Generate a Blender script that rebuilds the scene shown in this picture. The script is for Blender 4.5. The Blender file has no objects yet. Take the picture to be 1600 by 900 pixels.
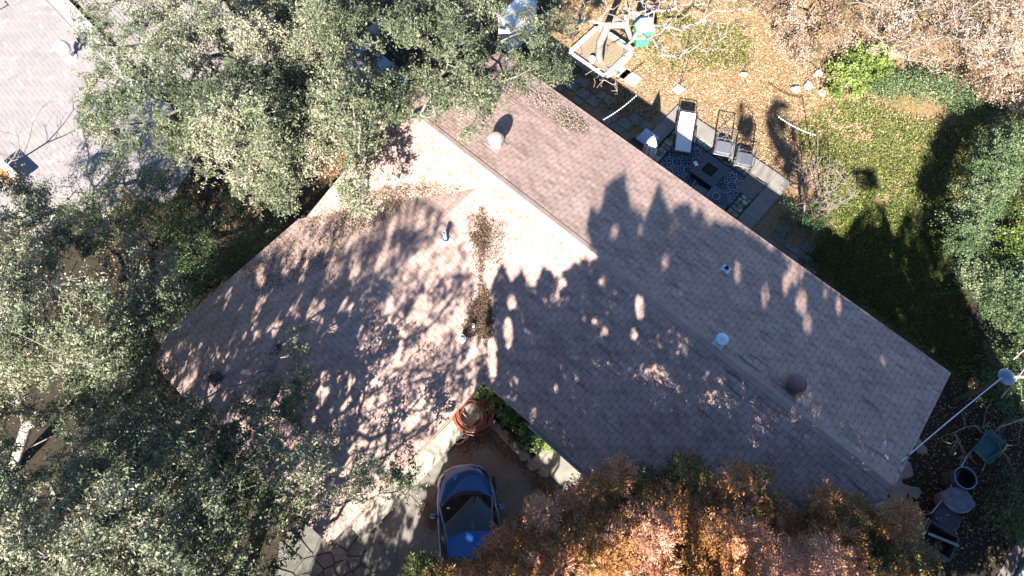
import bpy, math, random
import numpy as np
from mathutils import Vector, Matrix
R = math.radians
rng = np.random.default_rng(7); random.seed(7)
scene = bpy.context.scene
COL = scene.collection
# ------------------------------------------------------------------ camera, sky, sun, exposure
CAM_H, TILT, FPX = 22.6, R(23.5), 1140.0
cam_d = bpy.data.cameras.new("camera"); cam = bpy.data.objects.new("camera", cam_d); COL.objects.link(cam)
cam.location = (0, 0, CAM_H); cam.rotation_euler = (TILT, 0, 0)
cam_d.sensor_width = 36.0; cam_d.lens = 36.0 * FPX / 1600.0; cam_d.clip_end = 1500; cam_d.clip_start = 0.1
scene.camera = cam
SUN_AZ, SUN_EL = R(14), R(33)          # shadows run towards SUN_AZ (clockwise from +Y)
SDIR = np.array([math.sin(SUN_AZ)*math.cos(SUN_EL), math.cos(SUN_AZ)*math.cos(SUN_EL), -math.sin(SUN_EL)])
world = bpy.data.worlds.new("World"); scene.world = world; world.use_nodes = True
wn = world.node_tree.nodes; wl = world.node_tree.links
bg = wn["Background"]; sky = wn.new("ShaderNodeTexSky"); sky.sky_type = 'NISHITA'; sky.sun_disc = False
sky.sun_elevation = SUN_EL; sky.sun_rotation = SUN_AZ + math.pi; sky.dust_density = 0.2; sky.ozone_density = 5.0; sky.air_density = 1.0
wl.new(sky.outputs[0], bg.inputs[0]); bg.inputs[1].default_value = 0.05
sd = bpy.data.lights.new("sun", 'SUN'); sd.energy = 5.0; sd.angle = R(0.53); sd.color = (1.0, 0.94, 0.84)
sun = bpy.data.objects.new("sun", sd); COL.objects.link(sun)
sun.rotation_euler = Vector(SDIR.tolist()).to_track_quat('-Z', 'Y').to_euler()
scene.view_settings.view_transform = 'Standard'; scene.view_settings.look = 'None'
scene.view_settings.exposure = 2.35; scene.view_settings.gamma = 1.0
scene.view_settings.use_curve_mapping = False
scene.cycles.max_bounces = 2; scene.cycles.diffuse_bounces = 2; scene.cycles.transmission_bounces = 2
scene.cycles.transparent_max_bounces = 4

# ------------------------------------------------------------------ measuring helpers
cT, sT = math.cos(TILT), math.sin(TILT)
def P(px, py, z=0.0):
    """world point at height z that the photograph shows at pixel px, py"""
    dx = (px-800)/FPX; dy = -(py-450)/FPX
    d = np.array([dx, sT+dy*cT, -cT+dy*sT]); k = (z-CAM_H)/d[2]
    return np.array([k*d[0], k*d[1], z])
def Pn(px, py, z):
    dx = (px-800)/FPX; dy = -(py-450)/FPX
    D = np.stack([dx, sT+dy*cT, -cT+dy*sT], -1); k = (z-CAM_H)/D[:, 2]
    return np.stack([k*D[:, 0], k*D[:, 1], z], -1)
def project(W):
    F = W[:, 1]*sT-(W[:, 2]-CAM_H)*cT; U = W[:, 1]*cT+(W[:, 2]-CAM_H)*sT
    return np.stack([800+FPX*W[:, 0]/F, 450-FPX*U/F], -1)
TH = R(-42); UX = np.array([math.cos(TH), math.sin(TH)]); VX = np.array([-math.sin(TH), math.cos(TH)])
def H(u, v, z=0.0):
    p = u*UX+v*VX; return np.array([p[0], p[1], z])
def inpoly(pts, poly):
    x, y = pts[:, 0], pts[:, 1]; ins = np.zeros(len(pts), bool); n = len(poly)
    for i in range(n):
        x0, y0 = poly[i]; x1, y1 = poly[(i+1) % n]
        c = ((y0 > y) != (y1 > y)) & (x < (x1-x0)*(y-y0)/((y1-y0) if y1 != y0 else 1e-9)+x0)
        ins ^= c
    return ins
def polydist(pts, poly):
    d = np.full(len(pts), 1e9); n = len(poly)
    for i in range(n):
        a = np.array(poly[i], float); b = np.array(poly[(i+1) % n], float); ab = b-a
        t = np.clip(((pts-a)@ab)/(ab@ab+1e-9), 0, 1); q = a+t[:, None]*ab
        d = np.minimum(d, np.hypot(*(pts-q).T))
    return d
def vnoise(p, s, seed=0):
    """smooth value noise 0..1 on 2-D points"""
    q = p/s; i = np.floor(q).astype(np.int64); f = q-i; f = f*f*(3-2*f)
    def h(a, b):
        n = (a*374761393+b*668265263+seed*2147483) & 0x7fffffff
        n = ((n ^ (n >> 13))*1274126177) & 0x7fffffff
        return ((n ^ (n >> 16)) & 0xffff)/65535.0
    a, b = i[:, 0], i[:, 1]
    return (h(a, b)*(1-f[:, 0])+h(a+1, b)*f[:, 0])*(1-f[:, 1])+(h(a, b+1)*(1-f[:, 0])+h(a+1, b+1)*f[:, 0])*f[:, 1]

# ------------------------------------------------------------------ materials
class NT:
    def __init__(s, name):
        s.m = bpy.data.materials.new(name); s.m.use_nodes = True; s.t = s.m.node_tree; s.t.nodes.clear()
        s.out = s.n("ShaderNodeOutputMaterial")
    def n(s, typ, **kw):
        nd = s.t.nodes.new(typ)
        for k, v in kw.items(): setattr(nd, k, v)
        return nd
    def l(s, a, b): s.t.links.new(a, b)
    def ramp(s, fac, stops, interp='LINEAR'):
        r = s.n("ShaderNodeValToRGB"); r.color_ramp.interpolation = interp; e = r.color_ramp.elements
        while len(e) < len(stops): e.new(0.5)
        for x, (p, c) in zip(e, stops): x.position = p; x.color = (*c, 1)
        s.l(fac, r.inputs[0]); return r.outputs[0]
    def noise(s, scale, detail=4, rough=.6, vec=None, dist=0):
        nd = s.n("ShaderNodeTexNoise"); nd.inputs['Scale'].default_value = scale; nd.inputs['Detail'].default_value = detail
        nd.inputs['Roughness'].default_value = rough; nd.inputs['Distortion'].default_value = dist
        if vec is None: vec = s.obj()
        s.l(vec, nd.inputs['Vector']); return nd.outputs['Fac']
    def obj(s):
        if not hasattr(s, '_tc'): s._tc = s.n("ShaderNodeTexCoord")
        return s._tc.outputs['Object']
    def uv(s):
        s.obj(); return s._tc.outputs['UV']
    def mix(s, fac, a, b, mode='MIX'):
        m = s.n("ShaderNodeMix", data_type='RGBA', blend_type=mode)
        for i, x in ((0, fac), (6, a), (7, b)):
            if isinstance(x, (int, float)): m.inputs[i].default_value = x
            elif isinstance(x, tuple): m.inputs[i].default_value = (*x, 1)
            else: s.l(x, m.inputs[i])
        return m.outputs[2]
    def math(s, op, a, b=0.0, clamp=False):
        m = s.n("ShaderNodeMath", operation=op, use_clamp=clamp)
        for i, x in ((0, a), (1, b)):
            if isinstance(x, (int, float)): m.inputs[i].default_value = x
            else: s.l(x, m.inputs[i])
        return m.outputs[0]
    def attr(s, name, vec=False):
        a = s.n("ShaderNodeAttribute", attribute_name=name); return a.outputs['Color' if vec else 'Fac']
    def bsdf(s, col, rough=.8, metal=0, bump=None, bstr=.3, bdist=.01, spec=None, coat=0):
        b = s.n("ShaderNodeBsdfPrincipled")
        if isinstance(col, tuple): b.inputs['Base Color'].default_value = (*col, 1)
        else: s.l(col, b.inputs['Base Color'])
        if isinstance(rough, (int, float)): b.inputs['Roughness'].default_value = rough
        else: s.l(rough, b.inputs['Roughness'])
        b.inputs['Metallic'].default_value = metal
        if spec is not None: b.inputs['Specular IOR Level'].default_value = spec
        b.inputs['Coat Weight'].default_value = coat
        if bump is not None:
            bp = s.n("ShaderNodeBump"); bp.inputs['Strength'].default_value = bstr; bp.inputs['Distance'].default_value = bdist
            s.l(bump, bp.inputs['Height']); s.l(bp.outputs[0], b.inputs['Normal'])
        return b.outputs[0]
    def done(s, sh): s.l(sh, s.out.inputs[0]); return s.m
def sc(c, k): return tuple(min(1, x*k) for x in c)
_mc = {}
def simple(name, col, rough=.7, metal=0, var=.25, scale=6, spec=None, coat=0, bstr=.2):
    """a plain material with worn, blotchy variation"""
    if name in _mc: return _mc[name]
    t = NT(name); f = t.noise(scale, 5); f2 = t.noise(scale*9, 3)
    c = t.ramp(f, [(.3, sc(col, 1-var)), (.7, sc(col, 1+var))])
    c = t.mix(.25, c, t.ramp(f2, [(.35, sc(col, 1-var*1.5)), (.65, sc(col, 1+var))]))
    _mc[name] = t.done(t.bsdf(c, rough, metal, bump=f2, bstr=bstr, bdist=.004, spec=spec, coat=coat)); return _mc[name]
def leafmat(name, stops, trans=.3, rough=.45, spec=.5):
    t = NT(name); tone = t.attr("tone"); rnd = t.attr("rnd")
    c = t.ramp(tone, stops)
    k = t.math('MULTIPLY_ADD', rnd, .9); t.t.nodes[-1].inputs[2].default_value = .55
    hsv = t.n("ShaderNodeHueSaturation"); t.l(c, hsv.inputs['Color']); t.l(k, hsv.inputs['Value'])
    c = hsv.outputs[0]
    b = t.bsdf(c, rough, spec=spec); tr = t.n("ShaderNodeBsdfTranslucent"); t.l(c, tr.inputs[0])
    m = t.n("ShaderNodeMixShader"); m.inputs[0].default_value = trans; t.l(b, m.inputs[1]); t.l(tr.outputs[0], m.inputs[2])
    return t.done(m.outputs[0])
def barkmat(name, a, b):
    t = NT(name); f = t.noise(14, 6, .7); return t.done(t.bsdf(t.ramp(f, [(.35, a), (.65, b)]), .9, bump=f, bstr=.6, bdist=.02))

# ------------------------------------------------------------------ mesh helpers
def tag(o, label=None, cat=None, group=None, kind=None):
    if label: o['label'] = label
    if cat: o['category'] = cat
    if group: o['group'] = group
    if kind: o['kind'] = kind
    return o
def thing(name, label, cat, loc=(0, 0, 0), rz=0, group=None, kind=None):
    o = bpy.data.objects.new(name, None); COL.objects.link(o); o.empty_display_size = .2
    o.location = [float(x) for x in loc]; o.rotation_euler = (0, 0, rz)
    return tag(o, label, cat, group, kind)
def copy_tree(o, parent=None):
    c = o.copy(); COL.objects.link(c); c.parent = parent
    for ch in [x for x in bpy.data.objects if x.parent == o]: copy_tree(ch, c)
    return c
class MB:
    def __init__(s): s.v = []; s.f = []; s.uv = None
    def add(s, vs, fs, M=None):
        n = len(s.v)
        for p in vs:
            p = Vector([float(x) for x in p]); s.v.append(tuple(M @ p) if M is not None else tuple(p))
        s.f += [tuple(i+n for i in f) for f in fs]; return s
    def box(s, c, d, rz=0, M=None, bev=0.0, rot=None):
        x, y, z = d[0]/2, d[1]/2, d[2]/2; T = Matrix.Translation([float(q) for q in c]) @ (rot if rot is not None else Matrix.Rotation(rz, 4, 'Z'))
        if M is not None: T = M @ T
        b = min(bev, x*.9, y*.9, z*.9)
        if b <= 0:
            vs = [(i*x, j*y, k*z) for k in (-1, 1) for j in (-1, 1) for i in (-1, 1)]
            fs = [(0, 2, 3, 1), (4, 5, 7, 6), (0, 1, 5, 4), (2, 6, 7, 3), (0, 4, 6, 2), (1, 3, 7, 5)]
            return s.add(vs, fs, T)
        # rounded in plan with a chamfered top and bottom
        ring = []
        for (sx, sy, a0) in ((1, 1, 0), (-1, 1, 90), (-1, -1, 180), (1, -1, 270)):
            for a in (0, 45, 90): ring.append((sx*(x-b)+b*math.cos(R(a0+a)), sy*(y-b)+b*math.sin(R(a0+a))))
        c2 = b*.5; vs = []
        for zz, ins in ((-z, c2), (-z+c2, 0), (z-c2, 0), (z, c2)):
            for (px, py) in ring:
                vs.append((px*(1-ins/x), py*(1-ins/y), zz))
        n = 12; fs = []
        for r in range(3):
            for i in range(n): fs.append((r*n+i, r*n+(i+1) % n, (r+1)*n+(i+1) % n, (r+1)*n+i))
        fs.append(tuple(range(n-1, -1, -1))); fs.append(tuple(range(3*n, 4*n)))
        return s.add(vs, fs, T)
    def tube(s, pts, r, n=6, caps=True):
        pts = [Vector([float(x) for x in p]) for p in pts]; rs = r if hasattr(r, '__len__') else [r]*len(pts)
        vs = []; fs = []; up = None
        for i, p in enumerate(pts):
            d = (pts[min(i+1, len(pts)-1)]-pts[max(i-1, 0)])
            d = d.normalized() if d.length > 1e-9 else Vector((0, 0, 1))
            if up is None:
                up = d.orthogonal().normalized()
            else:
                up = (up-d*up.dot(d)); up = up.normalized() if up.length > 1e-6 else d.orthogonal().normalized()
            w = d.cross(up)
            for k in range(n):
                a = 2*math.pi*k/n; vs.append(p+(up*math.cos(a)+w*math.sin(a))*rs[i])
        for i in range(len(pts)-1):
            for k in range(n): fs.append((i*n+k, i*n+(k+1) % n, (i+1)*n+(k+1) % n, (i+1)*n+k))
        if caps: fs.append(tuple(range(n-1, -1, -1))); fs.append(tuple(range((len(pts)-1)*n, len(pts)*n)))
        return s.add(vs, fs)
    def lathe(s, prof, c=(0, 0, 0), n=24, M=None, sx=1, sy=1, cap=True):
        vs = []; fs = []
        for (r, z) in prof:
            for k in range(n):
                a = 2*math.pi*k/n; vs.append((c[0]+r*sx*math.cos(a), c[1]+r*sy*math.sin(a), c[2]+z))
        for i in range(len(prof)-1):
            for k in range(n): fs.append((i*n+k, i*n+(k+1) % n, (i+1)*n+(k+1) % n, (i+1)*n+k))
        if cap and prof[0][0] > 1e-6: fs.append(tuple(range(n-1, -1, -1)))
        if cap and prof[-1][0] > 1e-6: fs.append(tuple(range((len(prof)-1)*n, len(prof)*n)))
        return s.add(vs, fs, M)
    def prism(s, poly, z0, z1):
        a = sum(poly[i][0]*poly[(i+1) % len(poly)][1]-poly[(i+1) % len(poly)][0]*poly[i][1] for i in range(len(poly)))
        if a < 0: poly = poly[::-1]
        n = len(poly); vs = [(p[0], p[1], z0) for p in poly]+[(p[0], p[1], z1) for p in poly]
        fs = [(i, (i+1) % n, n+(i+1) % n, n+i) for i in range(n)]+[tuple(range(n-1, -1, -1)), tuple(range(n, 2*n))]
        return s.add(vs, fs)
    def build(s, name, mat, parent=None, origin=None, smooth=False):
        """origin: the verts are in world coordinates and the parent stands (unrotated) at origin"""
        me = bpy.data.meshes.new(name)
        vs = s.v
        if origin is not None: vs = [(x-origin[0], y-origin[1], z-origin[2]) for x, y, z in vs]
        me.from_pydata([tuple(float(q) for q in v) for v in vs], [], s.f); me.update()
        if s.uv is not None:
            l = me.uv_layers.new(name="UVMap"); flat = np.array([c for f in s.f for c in [s.uv[i] for i in f]], dtype=np.float32).ravel()
            l.data.foreach_set("uv", flat)
        if smooth:
            me.polygons.foreach_set("use_smooth", [True]*len(me.polygons))
            try: me.set_sharp_from_angle(angle=R(38))
            except Exception: pass
        o = bpy.data.objects.new(name, me); COL.objects.link(o)
        if mat: me.materials.append(mat)
        if parent is not None: o.parent = parent
        elif origin is not None: o.location = [float(x) for x in origin]
        return o
def npmesh(name, V, F, mat, parent=None, origin=None, attrs=None, loc=None):
    """V (n,3) verts, F (m,4) quads, attrs dict of per-vertex floats or colours"""
    V = np.asarray(V, np.float32)
    if origin is not None: V = V-np.asarray(origin, np.float32)
    me = bpy.data.meshes.new(name); k = F.shape[1]
    me.vertices.add(len(V)); me.vertices.foreach_set("co", V.ravel())
    me.loops.add(F.size); me.loops.foreach_set("vertex_index", F.astype(np.int32).ravel())
    me.polygons.add(len(F)); me.polygons.foreach_set("loop_start", np.arange(0, F.size, k, dtype=np.int32))
    try: me.polygons.foreach_set("loop_total", np.full(len(F), k, dtype=np.int32))
    except Exception: pass
    me.update(calc_edges=True)
    for an, av in (attrs or {}).items():
        av = np.asarray(av, np.float32)
        if av.ndim == 1: at = me.attributes.new(an, 'FLOAT', 'POINT'); at.data.foreach_set("value", av)
        else: at = me.attributes.new(an, 'FLOAT_COLOR', 'POINT'); at.data.foreach_set("color", np.concatenate([av, np.ones((len(av), 1), np.float32)], 1).ravel())
    o = bpy.data.objects.new(name, me); COL.objects.link(o); me.materials.append(mat)
    if parent is not None: o.parent = parent
    elif origin is not None: o.location = [float(x) for x in origin]
    return o
def leaves(C, L, W, upb=.6, flat=False, fold=.0):
    """rhombic leaves centred on C; L, W arrays of length and width -> V, F"""
    n = len(C); a = rng.normal(size=(n, 3)); 
    if flat: a[:, 2] *= .25
    nn = rng.normal(size=(n, 3)); nn[:, 2] += upb*2
    a /= np.linalg.norm(a, axis=1)[:, None]
    b = np.cross(nn, a); b /= np.linalg.norm(b, axis=1)[:, None]+1e-9
    L = np.broadcast_to(L, n)[:, None]*.5; W = np.broadcast_to(W, n)[:, None]*.5
    V = np.stack([C-a*L, C-b*W+a*L*.1, C+a*L, C+b*W+a*L*.1], 1).reshape(-1, 3)
    F = np.arange(n*4).reshape(-1, 4); return V, F

# ------------------------------------------------------------------ trees
def skeleton(tips, trunk, r0, rt=.006, jit=.06, step=.35, drop=.35, seed=1):
    """limbs from the trunk top to every tip: each tip joins the nearest node already grown"""
    rg = np.random.default_rng(seed)
    nodes = [np.array(p, float) for p in trunk]; par = [-1]+list(range(len(trunk)-1))
    N = np.zeros((len(tips)*60+100, 3)); N[:len(nodes)] = nodes; cnt = len(nodes); par = par+[0]*(len(N)-len(par))
    top = N[cnt-1].copy(); dtop = np.zeros(len(N)); dtop[:cnt] = 0
    first = len(trunk)-1
    order = []; rem = np.ones(len(tips), bool); d = np.linalg.norm(tips-top, axis=1)
    # spread: farthest-point order for the first limbs, the rest by distance
    cur = int(np.argmax(d)); md = np.full(len(tips), 1e9)
    for _ in range(min(len(tips), 14)):
        order.append(cur); rem[cur] = False; md = np.minimum(md, np.linalg.norm(tips-tips[cur], axis=1)); cur = int(np.argmax(md*rem))
    order += [i for i in np.argsort(d) if rem[i]]
    ends = []
    for i in order:
        t = tips[i]; D = np.linalg.norm(N[first:cnt]-t, axis=1)+dtop[first:cnt]*.22
        up = N[first:cnt, 2]-t[2]; D = D+np.maximum(up, 0)*.8
        j = int(np.argmin(D))+first; p = N[j].copy(); dist = np.linalg.norm(t-p); k = max(2, int(dist/step)); k = min(k, 40)
        q = p; pj = j
        off = np.array([0, 0, -drop*dist*.25])
        for s in range(1, k+1):
            f = s/k; w = p+(t-p)*f+off*math.sin(math.pi*f)*(-1 if p[2] > t[2] else 1)+rg.normal(size=3)*jit*(0 if s == k else 1)*min(1, dist)
            if cnt >= len(N): break
            N[cnt] = w; par[cnt] = pj; dtop[cnt] = dtop[pj]+np.linalg.norm(w-q); q = w; pj = cnt; cnt += 1
        ends.append(pj)
    rad2 = np.zeros(cnt); kids = np.zeros(cnt, int)
    for i in range(1, cnt): kids[par[i]] += 1
    for i in range(cnt-1, 0, -1):
        if rad2[i] == 0: rad2[i] = rt**2
        rad2[par[i]] += rad2[i]
    rad = np.sqrt(np.maximum(rad2, rt**2)); rad = rt+(rad-rt)*(r0-rt)/max(rad[0]-rt, 1e-6) if rad[0] > 0 else rad
    return N[:cnt], np.array(par[:cnt]), rad
def skel_mesh(name, N, par, rad, mat, parent, origin, sides=5, minr=0.0):
    n = len(N); idx = np.arange(1, n); idx = idx[rad[idx] > minr]
    A = N[par[idx]]; B = N[idx]; ra = np.minimum(rad[par[idx]], rad[idx]*1.5); rb = rad[idx]; d = B-A; ln = np.linalg.norm(d, axis=1)[:, None]+1e-9; d /= ln
    ref = np.where(np.abs(d[:, 2:3]) > .9, np.array([[1., 0, 0]]), np.array([[0, 0, 1.]])); u = np.cross(d, ref); u /= np.linalg.norm(u, axis=1)[:, None]; w = np.cross(d, u)
    V = []
    for (C, r, e) in ((A, ra, -.3), (B, rb, .3)):
        for k in range(sides):
            a = 2*math.pi*k/sides; V.append(C+d*(e*r)[:, None]+(u*math.cos(a)+w*math.sin(a))*r[:, None])
    V = np.stack(V, 1).reshape(-1, 3); m = len(idx); base = np.arange(m)[:, None]*2*sides
    F = np.concatenate([base+np.array([[k, (k+1) % sides, sides+(k+1) % sides, sides+k]]) for k in range(sides)], 0)
    return npmesh(name, V, F, mat, parent, origin)
def tips_in(poly, n, z0, z1, sparse=None, edge=70, thick=1.6, seed=0, solid=False):
    """branch tips spread through a crown: a dome that is thin at its edge"""
    poly = np.array(poly, float); lo = poly.min(0); hi = poly.max(0); out = []; k = 0
    while k < n:
        q = rng.uniform(lo, hi, (n*2, 2)); q = q[inpoly(q, poly)]
        if sparse:
            for sp, pr_ in sparse: q = q[~(inpoly(q, np.array(sp, float)) & (rng.random(len(q)) < pr_))]
        d = polydist(q, poly)
        nz = vnoise(q, 85, 3+seed)*.6+vnoise(q, 38, 9+seed)*.4
        if solid: nz = .62+.25*(nz-.5)
        q_keep = (nz > .33) | (rng.random(len(q)) < .25); q, d, nz = q[q_keep], d[q_keep], nz[q_keep]
        zt = z0+(z1-z0)*np.clip(d/edge, 0, 1)**.6*(.55+.6*nz)
        z = zt-rng.random(len(q))**1.6*thick*np.clip(d/edge+.15, 0, 1)
        out.append(Pn(q[:, 0], q[:, 1], z)); k += len(q)
    return np.concatenate(out)[:n]
def rr_m(rad, m): return rad*rng.uniform(.6, 1.35, m)
def crown(name, tips, per, rad, L, W, mat, parent, origin, upb=.9, tone=(0.0, 1.0), toneseed=5, flatz=.75, cull=None, keep=None):
    m = len(tips); per_i = (per*rng.uniform(.5, 1.5, m)).astype(int)
    C = np.repeat(tips, per_i, 0); rr = np.repeat(rad*rng.uniform(.6, 1.3, m), per_i)
    ns = 7; tw = rng.normal(size=(m, ns, 3)); tw[:, :, 2] *= flatz; tw = tw*rr_m(rad, m)[:, None, None]*.75
    own = np.repeat(np.arange(m), per_i); pick = tw[own, rng.integers(0, ns, len(own))]; g = rng.normal(size=C.shape); C = C+pick*rng.uniform(.35, 1.15, (len(own), 1))+g*rad*.2
    tn = np.repeat(np.clip(.5+(vnoise(tips[:, :2], 1.4, toneseed)-.5)*1.1+rng.normal(size=m)*.22, 0, 1), per_i)
    C, tn = C, tn
    if cull is not None:
        k = cull(C); C, tn = C[k], tn[k]
    n = len(C); V, F = leaves(C, L*rng.uniform(.45, 1.35, n), W*rng.uniform(.5, 1.35, n), upb)
    tn = tone[0]+(tone[1]-tone[0])*tn
    return npmesh(name, V, F, mat, parent, origin, {"rnd": np.repeat(rng.random(n), 4), "tone": np.repeat(tn, 4)})
def tree(name, label, cat, base, tips, trunkpts, r0, lmat, bmat, per=60, rad=.32, L=.075, W=.03, rt=.007, upb=.9, tone=(0, 1), group=None, cull=None, seed=1, crownname="crown", trunkname="trunk", flatz=.75, jit=.06, drop=.35, sides=5):
    t = thing(name, label, cat, base, 0, group)
    N, par, rd = skeleton(tips, [base]+[np.array(p) for p in trunkpts], r0, rt, jit=jit, seed=seed, drop=drop)
    skel_mesh(trunkname, N, par, rd, bmat, t, base, sides)
    if per: crown(crownname, tips, per, rad, L, W, lmat, t, base, upb, tone, 5+seed, flatz, cull)
    return t

# ================================================================== GROUND
def struct(o): o['kind'] = 'structure'; return o
def ground():
    gx = np.concatenate([[-400, -200, -100, -60, -40], np.arange(-32, 32.01, .3), [40, 60, 100, 200, 400]])
    gy = np.concatenate([[-400, -200, -100, -50, -25], np.arange(-10, 46.01, .3), [55, 80, 120, 220, 400]])
    X, Y = np.meshgrid(gx, gy); p = np.stack([X.ravel(), Y.ravel()], 1); n = len(p)
    nz = vnoise(p, 1.3, 1)*.6+vnoise(p, .5, 2)*.4
    Z = (nz-.5)*.02; Z[(np.abs(p[:, 0]) > 34) | (p[:, 1] > 48) | (p[:, 1] < -12)] = 0
    px = np.clip(project(np.stack([p[:, 0], p[:, 1], Z], 1)), -3000, 5000)
    near = (p[:, 1] > -6) & (np.abs(p[:, 0]) < 40) & (p[:, 1] < 60)
    def soft(poly, w): 
        d = polydist(px, poly); ins = inpoly(px, poly); s = np.where(ins, d, -d)+(vnoise(p, .8, 21)-.5)*w*1.6
        return np.clip(s/w+.5, 0, 1)*near
    soil = np.array([.035, .028, .02]); litter = np.array([.27, .185, .10]); grass = np.array([.115, .12, .035]); pale = np.array([.24, .19, .15]); shade_grass = np.array([.02, .04, .014])
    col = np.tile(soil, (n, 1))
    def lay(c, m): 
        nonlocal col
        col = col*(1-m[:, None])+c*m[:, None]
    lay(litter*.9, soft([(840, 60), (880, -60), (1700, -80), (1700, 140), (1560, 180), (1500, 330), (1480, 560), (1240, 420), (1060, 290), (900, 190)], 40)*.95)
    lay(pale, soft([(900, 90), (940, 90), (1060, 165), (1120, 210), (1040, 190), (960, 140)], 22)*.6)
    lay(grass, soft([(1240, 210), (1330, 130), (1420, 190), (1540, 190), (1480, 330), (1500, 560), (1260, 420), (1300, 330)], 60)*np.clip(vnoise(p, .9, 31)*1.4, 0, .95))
    lay(shade_grass, soft([(1260, 400), (1330, 330), (1480, 350), (1560, 600), (1480, 570)], 40)*.8)  # tree shade on this part of the lawn is painted in as darker grass
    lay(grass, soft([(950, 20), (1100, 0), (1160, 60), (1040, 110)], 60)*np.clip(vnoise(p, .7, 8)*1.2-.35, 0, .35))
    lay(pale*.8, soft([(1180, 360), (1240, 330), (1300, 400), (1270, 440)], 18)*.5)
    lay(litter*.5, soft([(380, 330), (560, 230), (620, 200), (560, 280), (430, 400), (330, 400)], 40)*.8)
    F = []; nx = len(gx)
    i, j = np.meshgrid(np.arange(nx-1), np.arange(len(gy)-1)); a = (j*nx+i).ravel()
    F = np.stack([a, a+1, a+nx+1, a+nx], 1)
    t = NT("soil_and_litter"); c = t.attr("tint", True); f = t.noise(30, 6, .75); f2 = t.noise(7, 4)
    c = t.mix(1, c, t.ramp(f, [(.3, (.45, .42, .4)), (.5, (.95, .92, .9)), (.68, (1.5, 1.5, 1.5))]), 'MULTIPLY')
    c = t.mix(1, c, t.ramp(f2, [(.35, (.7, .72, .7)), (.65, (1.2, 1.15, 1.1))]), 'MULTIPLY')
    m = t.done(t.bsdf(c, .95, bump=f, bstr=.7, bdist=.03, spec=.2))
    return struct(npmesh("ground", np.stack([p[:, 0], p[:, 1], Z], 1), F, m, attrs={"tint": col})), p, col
ground()
def sheet(name, poly, mat, z=.014, uvs=False):
    """a flat sheet with a real edge, poly in world xy"""
    b = MB().prism([tuple(q[:2]) for q in poly], -.05, z); return struct(b.build(name, mat))
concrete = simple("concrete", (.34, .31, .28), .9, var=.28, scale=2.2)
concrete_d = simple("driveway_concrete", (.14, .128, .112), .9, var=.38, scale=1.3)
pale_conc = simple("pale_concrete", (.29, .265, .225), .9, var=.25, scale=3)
# --- driveway and forecourt (one slab with saw-cut joints) and the pale walk beside the wing
def driveway():
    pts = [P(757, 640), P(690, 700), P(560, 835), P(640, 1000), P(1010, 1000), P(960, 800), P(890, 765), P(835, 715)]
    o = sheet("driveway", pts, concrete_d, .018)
    b = MB()
    for a, c in ((P(655, 725), P(672, 745)), (P(640, 772), P(658, 792)), (P(700, 690), P(655, 724)), (P(905, 750), P(845, 800))):
        b.tube([a+[0, 0, .017], c+[0, 0, .017]], .012, 4)
    b.build("driveway_joint", simple("joint_dark", (.03, .027, .025), 1))['kind'] = 'structure'
driveway()
def path():
    b = MB(); b.prism([tuple(H(-4.9, 4.0)[:2]), tuple(H(-4.32, 4.0)[:2]), tuple(H(-4.42, -1.62)[:2]), tuple(H(-5.0, -1.62)[:2])], -.05, .12)
    struct(b.build("path", pale_conc))
path()
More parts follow.
